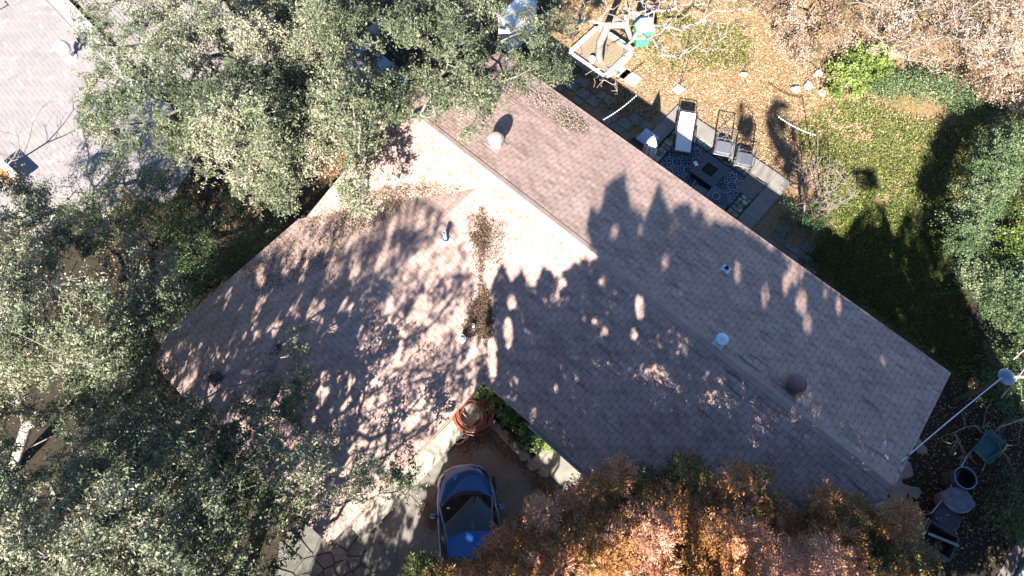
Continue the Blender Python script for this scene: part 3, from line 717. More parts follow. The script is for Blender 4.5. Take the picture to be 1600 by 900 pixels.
# ================================================================== RED HOSE, STEP SLAB, EDGING
def hose():
    c = P(738, 652, .1); m = simple("red_hose_rubber", (.17, .052, .036), .5, var=.2); t = thing("garden_hose", "red-brown hose coiled in a wide heap at the inner corner of the house", "hose", c)
    pts = []; 
    for k in range(24*26):
        a = 2*math.pi*k/26; lp = k//26; q = random.Random(lp); ox, oy = q.uniform(-.12, .12), q.uniform(-.12, .12); r = q.uniform(.34, .62)
        q2 = random.Random(lp+1); f = (k % 26)/26; ox += (q2.uniform(-.12, .12)-ox)*f; oy += (q2.uniform(-.12, .12)-oy)*f; r += (q2.uniform(.34, .62)-r)*f
        pts.append((ox+r*math.cos(a), oy+r*math.sin(a)*1.0, .06+lp*.009+.015*math.sin(3*a+lp)))
    MB().tube(pts, .017, 6).build("coil", m, t, smooth=True)
    e = P(722, 690, .05)-c; pl = MB().tube([pts[0], (pts[0][0]*.5+e[0]*.5, -.5, .05), (e[0]+.35, e[1]+.08, .05), (e[0]+.12, e[1]+.1, .03)], .017, 6).build("hose_end", m, t, smooth=True)
    grey = simple("hose_plug", (.35, .36, .36), .6); MB().box((e[0]+.14, e[1]+.12, .05), (.14, .1, .07), bev=.02).build("plug", grey, t)
    MB().tube([(e[0]+.12, e[1]+.1, .04), (e[0]-.05, e[1]+.1, .04), (e[0]-.18, e[1]-.0, .04), (e[0]-.2, e[1]-.08, .04), (e[0]-.08, e[1]-.1, .04), (e[0]+.06, e[1], .04), (e[0]+.13, e[1]+.08, .04)], .014, 6).build("loop", grey, t, smooth=True)
hose()
def slab_step():
    q = [P(835, 717, .12), P(868, 688, .12), P(922, 742, .12), P(890, 767, .12)]
    q[1] = q[1]+np.array([UX[0]*0+VX[0]*.0, 0, 0])
    a, b_, c, d = H(-2.28, 3.45), H(-2.28, 4.55), H(-.72, 4.55), H(-.72, 3.45)
    t = MB().prism([tuple(x[:2]) for x in (a, b_, c, d)], 0, .11).build("doorstep_slab", simple("step_concrete", (.19, .175, .15), .9, var=.3, scale=3)); tag(t, "square pale concrete step slab beside the shrubs at the house eave", "slab")
slab_step()
def stone(p, r, h, mat, seed=0, sx=1, sy=1, rz=0):
    rg = random.Random(seed); vs = []; n = 9
    for (k, zz) in ((1, 0), (1.06, .45), (.9, .85), (.45, 1.0)):
        for i in range(n):
            a = 2*math.pi*i/n; q = r*k*(1+.22*math.sin(i*2.3+seed)+rg.uniform(-.1, .1)); vs.append((q*sx*math.cos(a), q*sy*math.sin(a), h*zz*(1+rg.uniform(-.08, .08))))
    fs = [(i+j*n, (i+1) % n+j*n, (i+1) % n+(j+1)*n, i+(j+1)*n) for j in range(3) for i in range(n)]+[tuple(range(3*n, 4*n))]
    b = MB(); b.add(vs, fs, Matrix.Rotation(rz, 4, 'Z')); o = b.build("stone", mat); o.location = [float(x) for x in p]; return o
lime = simple("limestone", (.19, .175, .145), .9, var=.3, scale=4); whst = simple("white_limestone", (.40, .38, .34), .9, var=.2, scale=5)
for i, (x, y, r) in enumerate([(762, 655, .22), (776, 668, .17), (790, 682, .2), (803, 697, .17), (818, 712, .18), (833, 727, .2), (848, 738, .16), (840, 706, .15)]):
    tag(stone(P(x, y), r, .13, whst if i == 0 else lime, i, 1.25, .8, TH), ["whitest stone of the bed edging, next to the coiled hose", "grey edging stone touching the whitest stone beside the hose", "third edging stone of the shrub bed counted from the hose", "fourth edging stone of the shrub bed counted from the hose", "fifth edging stone of the bed, half way from hose to step slab", "edging stone of the bed two before the pale step slab", "edging stone of the bed touching the left corner of the step slab", "edging stone of the bed lying above the left corner of the step slab"][i], "stone", "edging stones of the shrub bed" )
for i, (x, y, r) in enumerate([(262, 632, .28), (276, 645, .3), (290, 660, .22), (300, 672, .2)]):
    tag(stone(P(x, y, .4), r, .5, lime, 40+i, 1, .8, R(20)), ["upper left end rock of the short row at the left wing's outer corner", "largest rock, second of the row at the left wing's outer corner", "third rock of the row at the left wing's outer corner", "smallest, lower right end rock of the row at the left wing's outer corner"][i], "rock", "rocks at the wing corner")
for i, (x, y, r) in enumerate([(1390, 745, .3), (1412, 735, .3), (1402, 765, .33), (1380, 785, .26), (1425, 768, .22), (1398, 790, .2), (1370, 812, .24), (1438, 700, .2)]):
    tag(stone(P(x, y), r, .08, lime, 60+i, 1.2, .8, R(40*i)), ["flat stone touching the right gable edge, left of the brightest stepping stone", "brightest flat stone by the right gable end, above the cluster", "broad flat stone in the middle of the cluster by the right gable", "flat stone near the gable edge just above the orange tree", "flat stone at the right side of the cluster by the right gable", "small flat stone below the broad one by the right gable", "lowest flat stone by the right gable, touching the orange tree's crown", "lone flat stone higher up beside the cable at the right gable"][i], "stone", "stepping stones by the right gable")
for i, (x, y, r, l) in enumerate([(1243, 141, .16, "white rock left of the other three by the lime-green bush"), (1262, 135, .2, "largest white rock in the row left of the lime-green bush"), (1284, 146, .13, "white rock nearest to the lime-green bush"), (1162, 118, .12, "lone white rock on the leaf-strewn lawn"), (1278, 116, .17, "white rock behind the small row by the lime-green bush")]):
    tag(stone(P(x, y), r, .14, whst, 80+i, 1.1, .8, i), l, "rock", "white rocks on the lawn")

# ================================================================== PATIO
def patio():
    pb = [H(-6.93, 12.9), H(-1.85, 12.9), H(-1.85, 17.05), H(-6.93, 17.05)]
    struct(MB().prism([tuple(q[:2]) for q in pb], -.05, .04).build("patio_bed", simple("patio_joint", (.035, .04, .028), 1)))
    bd = MB(); 
    def rect(u0, v0, u1, v1): bd.prism([tuple(H(a, b)[:2]) for a, b in ((u0, v0), (u1, v0), (u1, v1), (u0, v1))], 0, .1)
    rect(-6.93, 16.47, -5.0, 17.05); rect(-4.985, 16.47, -3.2, 17.05); rect(-3.185, 16.47, -2.45, 17.05); rect(-2.44, 12.9, -1.85, 14.9); rect(-2.44, 14.915, -1.85, 17.05); rect(-6.93, 12.9, -6.4, 14.5); rect(-6.93, 14.515, -6.4, 16.455)
    struct(bd.build("patio_border", simple("patio_slab", (.17, .152, .14), .9, var=.22, scale=2.5)))
    V = []; T = []; F = []; b = MB(); rg = random.Random(5); v = 12.95; tn = []
    while v < 16.4:
        h = rg.uniform(.17, .3); u = -6.36+rg.uniform(0, .1)
        while u < -2.5:
            w = rg.uniform(.18, .36); u1 = min(u+w, -2.47)
            if u1-u > .08 and rg.random() > .06:
                g = .016; j = lambda: rg.uniform(-.018, .018)
                c = [(u+g+j(), v+g+j()), (u1-g+j(), v+g+j()), (u1-g+j(), v+h-g+j()), (u+g+j(), v+h-g+j())]; n0 = len(b.v); b.prism([tuple(H(*q)[:2]) for q in c], .03, .07+rg.uniform(0, .01)); tn += [rg.random()]*(len(b.v)-n0)
            u = u1
        v += h
    o = b.build("patio_pavers", None); t = NT("cobble"); cl = t.ramp(t.attr("tone"), [(0, (.13, .13, .11)), (.5, (.22, .215, .18)), (1, (.36, .35, .30))]); f = t.noise(9, 5)
    cl = t.mix(1, cl, t.ramp(f, [(.35, (.55, .6, .5)), (.6, (1.15, 1.15, 1.1))]), 'MULTIPLY'); o.data.materials.append(t.done(t.bsdf(cl, .9, bump=f, bstr=.4)))
    a = o.data.attributes.new("tone", 'FLOAT', 'POINT'); a.data.foreach_set("value", tn); struct(o)
    # rug
    n1, n2 = 330, 230; u = np.linspace(-5.95, -2.9, n1); v = np.linspace(13.95, 16.15, n2); U, W = np.meshgrid(u, v); q = .52
    X = (U+5.95)/q; Y = (W-13.95)/q; fx = X-np.floor(X)-.5; fy = Y-np.floor(Y)-.5; r = np.hypot(fx, fy); a = np.arctan2(fy, fx)
    par = ((np.floor(X)+np.floor(Y)) % 2)
    wv = r*(1+.10*np.cos(8*a)); m = (np.abs(wv-.43) < .035)*1.; m = np.maximum(m, (np.abs(r-.30-.05*np.cos(4*a)*np.where(par, 1, -1)) < .022)*.7)
    for k in range(4):
        an = math.pi/4+k*math.pi/2; m = np.maximum(m, (np.hypot(fx-.17*math.cos(an), fy-.17*math.sin(an)) < .07)*.75*(1-(np.hypot(fx-.17*math.cos(an), fy-.17*math.sin(an)) < .03)))
    m = np.maximum(m, (r < .05)*.8); cr = np.hypot(np.abs(fx)-.5, np.abs(fy)-.5); m = np.maximum(m, (np.abs(cr-.12) < .02)*.9)
    edge = (U < -5.87) | (U > -2.98) | (W < 14.03) | (W > 16.07); m[edge] = 0
    m *= .65+.35*vnoise(np.stack([U.ravel(), W.ravel()], 1), .35, 4).reshape(m.shape)
    Vv = H(0, 0)[None]+np.stack([U.ravel()*UX[0]+W.ravel()*VX[0], U.ravel()*UX[1]+W.ravel()*VX[1], np.full(U.size, .088)+.004*np.sin(U.ravel()*5)], 1)
    i, j = np.meshgrid(np.arange(n1-1), np.arange(n2-1)); s = (j*n1+i).ravel(); F = np.stack([s, s+1, s+n1+1, s+n1], 1)
    t = NT("rug_weave"); cl = t.mix(t.attr("m"), (.016, .024, .05), (.27, .33, .39)); mt = t.done(t.bsdf(cl, .95, bump=t.noise(160, 2), bstr=.3))
    c0 = H(-4.4, 15.05); tag(npmesh("outdoor_rug", Vv, F, mt, None, c0, {"m": m.ravel()}), "navy rug with pale round medallions under the patio furniture", "rug")
    tag(MB().prism([tuple(H(a, b)[:2]) for a, b in ((-3.2, 15.5), (-2.5, 15.5), (-2.5, 16.35), (-3.2, 16.35))], .075, .108).build("stone_slab", simple("brown_slab", (.13, .11, .10), .9)), "dark brown square slab on the patio right of the rug corner", "slab")
patio()
def side_pavers(us, vs, seed, name):
    rg = random.Random(seed); b = MB(); v = vs[0]
    while v < vs[1]:
        h = rg.uniform(.3, .5); u = us[0]+rg.uniform(0, .2)
        while u < us[1]:
            w = rg.uniform(.35, .6)
            if rg.random() < .62:
                g = .03; j = lambda: rg.uniform(-.03, .03); c = [(u+g+j(), v+g+j()), (u+w-g+j(), v+g+j()), (u+w-g+j(), v+h-g+j()), (u+g+j(), v+h-g+j())]; b.prism([tuple(H(*q)[:2]) for q in c], -.02, .03+rg.uniform(0, .012))
            u += w
        v += h
    struct(b.build(name, simple("dark_paver", (.13, .125, .11), .9, var=.4, scale=3)))  # pavers in a dark, mottled grey
side_pavers((-11.6, -7.1), (13.0, 15.6), 3, "side_paving"); side_pavers((-1.75, .4), (13.0, 15.3), 4, "garden_paving")
grm = simple("grey_metal", (.11, .105, .11), .5, .3); slate = simple("slate_fabric", (.09, .095, .12), .8, var=.12); dkm = simple("dark_metal", (.02, .02, .024), .5, .3)
def armchair(label, px, py, rz, group=None):
    c = P(px, py, .42); t = thing("patio_chair", label, "chair", (c[0], c[1], .08), rz, group)   # faces -y
    MB().box((0, 0, .38), (.54, .52, .11), bev=.07).build("seat_cushion", slate, t, smooth=True)
    fr = MB(); fr.tube([(-.29, -.27, .3), (.29, -.27, .3), (.29, .27, .3), (-.29, .27, .3), (-.29, -.27, .3)], .02, 6); fr.build("seat_frame", grm, t)
    bk = MB(); bk.tube([(-.3, .25, .3), (-.3, .42, .95), (.3, .42, .95), (.3, .25, .3)], .026, 6); bk.build("back_frame", grm, t, smooth=True)
    x = MB(); x.tube([(-.28, .28, .42), (.28, .41, .92)], .011, 5); x.tube([(.28, .28, .42), (-.28, .41, .92)], .011, 5); x.tube([(0, .28, .42), (0, .41, .93)], .011, 5); x.tube([(-.29, .3, .5), (.29, .3, .5)], .011, 5); x.build("back_lattice", grm, t)
    for s in (-1, 1):
        MB().tube([(s*.31, -.27, .02), (s*.31, -.27, .6), (s*.32, .3, .62)], .025, 6).build("arm", grm, t, smooth=True)
        MB().tube([(s*.3, .3, 0), (s*.3, .27, .32)], .02, 6).build("leg", grm, t)
        MB().tube([(s*.3, -.27, 0), (s*.3, -.27, .32)], .02, 6).build("leg", grm, t)
    return t
armchair("grey metal armchair with slate cushion between the lounger and the other sunlit armchair", 1130, 232, R(-14), "grey armchairs by the fire table")
armchair("grey metal armchair at the patio's right side, partly sunlit, nearest the brown slab", 1163, 250, R(-16), "grey armchairs by the fire table")
armchair("grey metal armchair half hidden under the roof eave below the fire table", 1092, 303, R(150), "grey armchairs by the fire table")
def lounger():
    c = P(1066, 236, .35); d = P(1073, 180, .35)-c; rz = math.atan2(d[1], d[0])-math.pi/2; t = thing("sun_lounger", "black framed sun lounger with a white mattress and its back raised, half in sun", "sun lounger", (c[0], c[1], .08), rz)
    wh = simple("white_mattress", (.56, .54, .57), .85, var=.06)
    m = MB().box((0, .42, .35), (.56, .98, .07), bev=.05).build("seat_mattress", wh, t, smooth=True)
    MB().box((0, 1.17, .47), (.56, .66, .07), rot=Matrix.Rotation(R(26), 4, 'X'), bev=.05).build("back_mattress", wh, t, smooth=True)
    f = MB()
    for s in (-1, 1): f.tube([(s*.35, -.12, .28), (s*.35, .95, .28), (s*.35, 1.55, .28)], .028, 6)
    f.tube([(-.35, -.12, .28), (.35, -.12, .28)], .028, 6); f.build("frame", dkm, t)
    MB().tube([(-.33, .9, .3), (-.33, 1.5, .66), (.33, 1.5, .66), (.33, .9, .3)], .022, 6).build("back_frame", dkm, t)
    for s in (-1, 1):
        MB().tube([(s*.37, .35, .28), (s*.37, .4, .55), (s*.37, 1.0, .55), (s*.37, 1.05, .28)], .022, 6).build("arm", dkm, t)
        for y in (-.05, 1.45): MB().tube([(s*.35, y, 0), (s*.35, y, .28)], .022, 6).build("leg", dkm, t)
lounger()
def fire_table():
    c = H(-4.28, 15.25, .08); t = thing("fire_table", "square dark grey fire pit table standing on the patterned rug", "table", c, TH); m = simple("slate_top", (.045, .05, .065), .6, var=.2); k = simple("ash_black", (.008, .008, .008), 1)
    tp = MB(); 
    for (x, y, w, h) in ((0, .37, 1.04, .3), (0, -.37, 1.04, .3), (.37, 0, .3, .44), (-.37, 0, .3, .44)): tp.box((x, y, .4), (w, h, .05))
    tp.build("table_top", m, t); MB().box((0, 0, .2), (.9, .9, .34)).build("base", simple("table_base", (.03, .03, .035), .7), t)
    MB().box((0, 0, .375), (.42, .42, .012)).build("burner_pan", k, t)
    g = MB(); 
    for a in range(4): g.tube([(.2*math.cos(a*math.pi/4), .2*math.sin(a*math.pi/4), .43), (-.2*math.cos(a*math.pi/4), -.2*math.sin(a*math.pi/4), .43)], .006, 5)
    g.build("grate", simple("grate_metal", (.06, .05, .045), .6, .4), t)
    l = P(1087, 256, .5); o = MB().box((0, 0, .0), (.13, .19, .02), bev=.02).build("tray", simple("white_plastic", (.62, .66, .75), .4)); o.location = (l[0], l[1], .515); o.rotation_euler = (0, 0, R(20)); tag(o, "small white rectangular dish lying on the left corner of the fire table", "dish")
    l = P(1093, 252, .5); o = MB().lathe([(.05, 0), (.05, .07), (.045, .075)], n=14).build("cup", simple("red_cup", (.35, .02, .02), .5)); o.location = (l[0], l[1], .506); tag(o, "small red cup beside the white dish on the fire table", "cup")
fire_table()
def side_table():
    c = H(-3.35, 14.4, .08); t = thing("side_table", "square blue-grey table with a dark tray, half under the roof eave", "table", c, TH); m = simple("bluegrey_top", (.07, .085, .11), .55)
    MB().box((0, 0, .5), (.78, .78, .05), bev=.04).build("table_top", m, t)
    for x in (-.33, .33):
        for y in (-.33, .33): MB().box((x, y, .24), (.05, .05, .48)).build("leg", dkm, t)
    o = MB().box((0, 0, 0), (.5, .42, .03), bev=.03).build("tray", simple("dark_tray", (.03, .035, .05), .5)); o.location = H(-3.3, 14.45, .62); o.rotation_euler = (0, 0, TH+R(40)); tag(o, "dark rectangular tray lying on the blue-grey table", "tray")
    r = MB(); pts = [(.13*math.cos(a), .13*math.sin(a), 0) for a in np.linspace(0, 2*math.pi, 25)]; r.tube(pts, .012, 6); o = r.build("ring", simple("pale_ring", (.25, .3, .36), .4)); l = H(-3.45, 14.42, .65); o.location = l; tag(o, "pale metal ring lying on the dark tray", "ring")
side_table()
def umbrella():
    c = H(-6.15, 14.1, .08); q = P(1021, 214, 2.5); c = np.array([q[0], q[1], .08]); t = thing("patio_umbrella", "closed white patio umbrella standing at the eave, its top in the sun", "umbrella", c)
    MB().tube([(0, 0, 0), (0, 0, 2.42)], .02, 8).build("pole", grm, t)
    vs = []; n = 32; prof = [(.015, 2.46), (.06, 2.36), (.13, 2.1), (.19, 1.8), (.21, 1.45), (.16, 1.3), (.17, 1.1), (.2, .85), (.19, .7)]
    b = MB(); 
    for (r, z) in prof:
        for k in range(n):
            a = 2*math.pi*k/n; rr = r*(1+.28*math.sin(8*a+z)) ; vs.append((rr*math.cos(a), rr*math.sin(a), z+.03*math.sin(8*a)))
    b.add(vs, [(i*n+k, i*n+(k+1) % n, (i+1)*n+(k+1) % n, (i+1)*n+k) for i in range(len(prof)-1) for k in range(n)])
    b.build("canopy", simple("white_canvas", (.62, .62, .62), .9, var=.06), t, smooth=True)
    MB().tube([(.2*math.cos(a), .2*math.sin(a), 1.3) for a in np.linspace(0, 2*math.pi, 20)], .012, 5).build("tie_strap", grm, t)
    MB().lathe([(.25, 0), (.25, .05), (.05, .09), (.03, .3)], n=20).build("base", grm, t); MB().lathe([(.0, 2.56), (.02, 2.53), (.03, 2.48), (.015, 2.44)], n=10).build("finial", grm, t)
    p = P(1012, 216, .7); t = thing("bar_table", "lavender-grey rounded square table behind the closed white umbrella", "table", (p[0], p[1], .08), TH)
    MB().box((0, 0, .62), (.62, .62, .04), bev=.09).build("table_top", simple("lavender_top", (.26, .27, .38), .5, var=.05), t, smooth=True); MB().tube([(0, 0, 0), (0, 0, .6)], .03, 8).build("pedestal", dkm, t); MB().lathe([(.24, 0), (.24, .02), (.05, .05)], n=20).build("foot", dkm, t)
    p = P(999, 232, .7); t = thing("storage_bench", "dark bench box with a pale rim, cut off by the eave left of the umbrella", "bench", (p[0], p[1], .05), TH)
    MB().box((0, 0, .3), (.95, .6, .55)).build("box", simple("dark_wicker", (.035, .026, .024), .8), t); r = MB(); r.tube([(-.48, -.3, .6), (.48, -.3, .6), (.48, .3, .6), (-.48, .3, .6), (-.48, -.3, .6)], .02, 6); r.build("rim", grm, t)
    MB().box((0, 0, .585), (.88, .53, .02)).build("lid", simple("dark_wicker", (.035, .026, .024)), t)
umbrella()
def string_lights(a, b_, n, label, sag=.12):
    t = thing("string_lights", label, "string lights", a); pts = [(b_-a)*f-np.array([0, 0, sag*4*f*(1-f)]) for f in np.linspace(0, 1, n)]
    MB().tube(pts, .008, 4).build("wire", simple("green_wire", (.05, .13, .09), .6), t)
    b = MB()
    for p in pts[1:-1]: b.lathe([(0, -.06), (.022, -.045), (.026, -.02), (.012, .0)], c=p, n=6)
    o = b.build("bulbs", simple("clear_bulb", (.62, .66, .6), .3), t)
string_lights(P(941, 187, 2.6), P(997, 146, 2.3), 20, "string of small bulbs running out from the roof eave over the shaded yard")
string_lights(P(1215, 180, 2.2), P(1278, 211, 2.3), 20, "string of small bulbs ending at the thin pole above the bare twiggy shrub")
tag(MB().tube([P(1276, 300, 0), P(1278, 211, 2.32)], .018, 6).build("light_pole", grm, None, P(1276, 300, 0)), "thin pole holding the end of the string lights by the bare twiggy shrub", "pole")
def pole_base():
    p = P(1060, 141); t = thing("shepherd_pole", "thin dark pole on a white square base on the leafy lawn", "pole", p)
    MB().box((0, 0, .05), (.33, .33, .1), rz=R(42), bev=.02).build("base", simple("white_base", (.62, .62, .6), .7, var=.05), t); MB().tube([(0, 0, .1), (0, 0, 2.1)], .013, 6).build("pole", dkm, t)
pole_base()
def bin_():
    p = P(1000, 68); t = thing("wheeled_bin", "green wheeled bin with a grey lid standing on the leafy lawn", "bin", p, R(8)); g = simple("bin_green", (.055, .26, .15), .5, var=.12); k = simple("bin_lid", (.25, .27, .28), .4, var=.1)
    b = MB(); w0, w1 = .24, .33; vs = [(-w0, -w0, .08), (w0, -w0, .08), (w0, w0, .08), (-w0, w0, .08), (-w1, -w1-.02, 1.0), (w1, -w1-.02, 1.0), (w1, w1, 1.0), (-w1, w1, 1.0)]
    b.add(vs, [(3, 2, 1, 0), (4, 5, 6, 7), (0, 1, 5, 4), (1, 2, 6, 5), (2, 3, 7, 6), (3, 0, 4, 7)]); b.build("body", g, t)
    MB().box((0, .0, 1.05), (.72, .76, .08), bev=.08).build("lid", k, t, smooth=True); MB().box((0, .02, 1.1), (.14, .6, .03), bev=.02).build("lid_rib", simple("bin_rib", (.5, .5, .5), .4), t)
    MB().tube([(-.25, .4, 1.0), (.25, .4, 1.0)], .02, 6).build("handle", g, t); MB().box((.28, -.4, .98), (.12, .04, .07)).build("latch", simple("yellow_plastic", (.5, .36, .08), .5), t)
    for s in (-1, 1): MB().lathe([(.12, -.03), (.12, .03)], M=Matrix.Translation((s*.26, .26, .12)) @ Matrix.Rotation(R(90), 4, 'Y'), n=16).build("wheel", BLACKR, t)
bin_()
def planter():
    p = P(938, 88); t = thing("tree_planter", "square pale stone planter box around the white barked tree", "planter", p, TH); b = MB(); w = 1.75
    for (x, y, a, c) in ((0, w/2, w, .16), (0, -w/2, w, .16), (w/2, 0, .16, w-.16), (-w/2, 0, .16, w-.16)): b.box((x, y, .17), (a, c, .34), bev=.015)
    b.build("rim", simple("planter_stone", (.40, .36, .31), .9, var=.18), t); MB().box((0, 0, .12), (w-.17, w-.17, .2)).build("soil", simple("planter_soil", (.19, .145, .1), 1, var=.4, scale=14), t)
    q = P(925, 95, .3); o = MB().lathe([(.09, 0), (.12, .22), (.13, .23), (.1, .24), (.09, .2)], n=18).build("flower_pot", simple("white_glaze", (.62, .6, .57), .4)); o.location = (q[0], q[1], .22); tag(o, "small white pot standing inside the square planter left of the trunk", "pot")
    for (x, y, l) in ((968, 112, "pale flat paving stone just below the planter corner"), (985, 122, "grey flat paving stone second from the planter, at the path edge")):
        o = MB().box((0, 0, .02), (.75, .55, .05), bev=.04).build("paving_stone", pale_conc); q = P(x, y); o.location = (q[0], q[1], .0); o.rotation_euler = (0, 0, TH); tag(o, l, "paving stone")
planter()
def urn():
    p = P(112, 92); t = thing("garden_globe", "round white globe ornament on the pale brick paving, with a black shadow", "ornament", p)
    w = simple("white_glaze", (.62, .6, .57), .4)
    MB().lathe([(.24, 0), (.24, .06), (.1, .1), (.08, .3), (.12, .36)], n=24).build("pedestal", w, t, smooth=True)
    MB().lathe([(.05, .34)]+[(.29*math.sin(a), .62-.29*math.cos(a)) for a in np.linspace(.3, math.pi-.01, 14)], n=28).build("globe", w, t, smooth=True)
urn()
def white_shed():
    p = P(808, 62); t = thing("storage_cabinet", "tall white outdoor cabinet showing through branches at the roof's north corner", "cabinet", p, TH+R(90)); m = simple("white_sheet_metal", (.66, .66, .66), .5, var=.06)
    MB().box((0, 0, .8), (1.5, .62, 1.6), bev=.02).build("body", m, t); MB().box((0, 0, 1.63), (1.58, .7, .05), bev=.02).build("top", m, t)
    for s in (-1, 1): d = MB().box((s*.37, -.325, .8), (.7, .02, 1.45)).build("door", m, t); MB().tube([(s*.08, -.35, .75), (s*.08, -.35, .95)], .012, 5).build("handle", grm, d)
white_shed()
def barricade():
    p = P(2, 272, .5); t = thing("barricade", "orange and white striped barricade at the left edge of the paving", "barricade", (p[0], p[1], 0), R(-40)); w = simple("barricade_white", (.6, .58, .5), .6, var=.06); o = simple("barricade_orange", (.55, .2, .03), .6, var=.1)
    for i, (y, m) in enumerate(((.16, w), (0, o), (-.16, w))): MB().box((0, y*1.6, .5-abs(i-1)*.02), (1.2, .24, .05)).build("board", m, t)
    for x in (-.5, .5):
        for s in (-1, 1): MB().tube([(x, s*.08, .48), (x, s*.35, 0)], .02, 5).build("leg", grm, t)
barricade()

# ================================================================== RIGHT SIDE YARD
def cable():
    a = RP(1406, 722)+np.array([.02, 0, .02]); e = P(1568, 588, 2.7); t = thing("service_cable", "pale cable running from the right gable edge up to the pole cap", "cable", a); pts = [a+(e-a)*f-np.array([0, 0, .35*4*f*(1-f)*.3]) for f in np.linspace(0, 1, 16)]
    MB().tube(pts, .016, 6).build("cable", simple("pale_cable", (.42, .46, .52), .5), t, a)
    for i, (f, dz) in enumerate(((.03, .05),)): MB().box((pts[1][0], pts[1][1], pts[1][2]), (.1, .05, .05), rz=R(40)).build("clamp", grm, t, a)
    q = P(1408, 665, 2.3); h = thing("conduit", "bent pale pipe sticking out under the right gable edge", "pipe", q); MB().tube([P(1395, 668, 2.3), P(1412, 672, 2.3), P(1424, 663, 2.3), P(1432, 650, 2.3), P(1424, 645, 2.35), P(1418, 640, 2.4)], .024, 6).build("pipe", simple("pale_cable", (.4, .43, .47)), h, q, smooth=True); MB().box(P(1424, 648, 2.36), (.12, .07, .06), rz=R(30)).build("coupling", grm, h, q)
    c = np.array([e[0]+.12, e[1], 0]); t = thing("utility_pole", "weathered pole with a round glassy grey cap at the end of the cable", "pole", c); MB().tube([(0, 0, 0), (0, 0, 2.6)], [.07, .06], 10).build("shaft", simple("dark_wood", (.05, .045, .04)), t)
    MB().lathe([(.05, 2.5), (.22, 2.6), (.25, 2.66), (.19, 2.72), (.08, 2.76), (0, 2.77)], n=24).build("lamp_cap", simple("glassy_cap", (.16, .21, .26), .3, .3), t, smooth=True); MB().tube([(.1, .0, 2.65), (.5, -.05, 2.8)], .03, 6).build("arm", simple("white_pvc", (.6, .6, .6)), t)
cable()
def barrel(px, py, label, r, h, col, lid=False, name="barrel", ov=1.0, rz=0):
    p = P(px, py, h*.8); t = thing(name, label, "barrel" if not lid else "tub", (p[0], p[1], 0), rz); m = simple("barrel_%d" % px, col, .6, .2, var=.5, scale=9)
    MB().lathe([(r*.93, 0), (r, .02), (r, h*.33), (r*1.03, h*.35), (r, h*.37), (r, h*.66), (r*1.03, h*.68), (r, h*.7), (r, h), (r*.95, h), (r*.95, .05), (0, .05)], n=30, sx=ov).build("drum", m, t, smooth=True)
    if lid:
        MB().lathe([(r*1.12, h-.03), (r*1.14, h+.02), (r*.98, h+.05), (r*.9, h+.035), (0, h+.06)], n=30, sx=ov).build("lid", simple("lid_%d" % px, tuple(min(1, c*1.15) for c in col), .75, var=.5, scale=8), t, smooth=True)
        for s in (-1, 1): MB().box((s*r*ov*1.16, 0, h), (.1, .18, .03), bev=.02).build("lid_handle", m, t)
    else:
        MB().lathe([(r*.9, h*.45), (0, h*.47)], n=24).build("contents", simple("murky", (.012, .013, .016), .4), t)
        MB().lathe([(r*1.04, h-.02), (r*1.05, h+.005), (r*.97, h+.005), (r*.96, h-.02)], n=30, sx=ov, cap=False).build("rim", simple("steel_rim", (.25, .28, .34), .3, .7), t, smooth=True)
    return t
barrel(1504, 748, "open dark steel drum in the shady right yard, above the oval lid", .31, .8, (.035, .045, .07))
barrel(1493, 782, "tub with a pale grey oval lid below the open steel drum", .33, .62, (.09, .10, .12), True, "lidded_tub", 1.15, R(-15))
barrel(1477, 812, "dark tub with a black lid below the pale oval lid", .31, .5, (.025, .028, .04), True, "lidded_tub", 1.0)
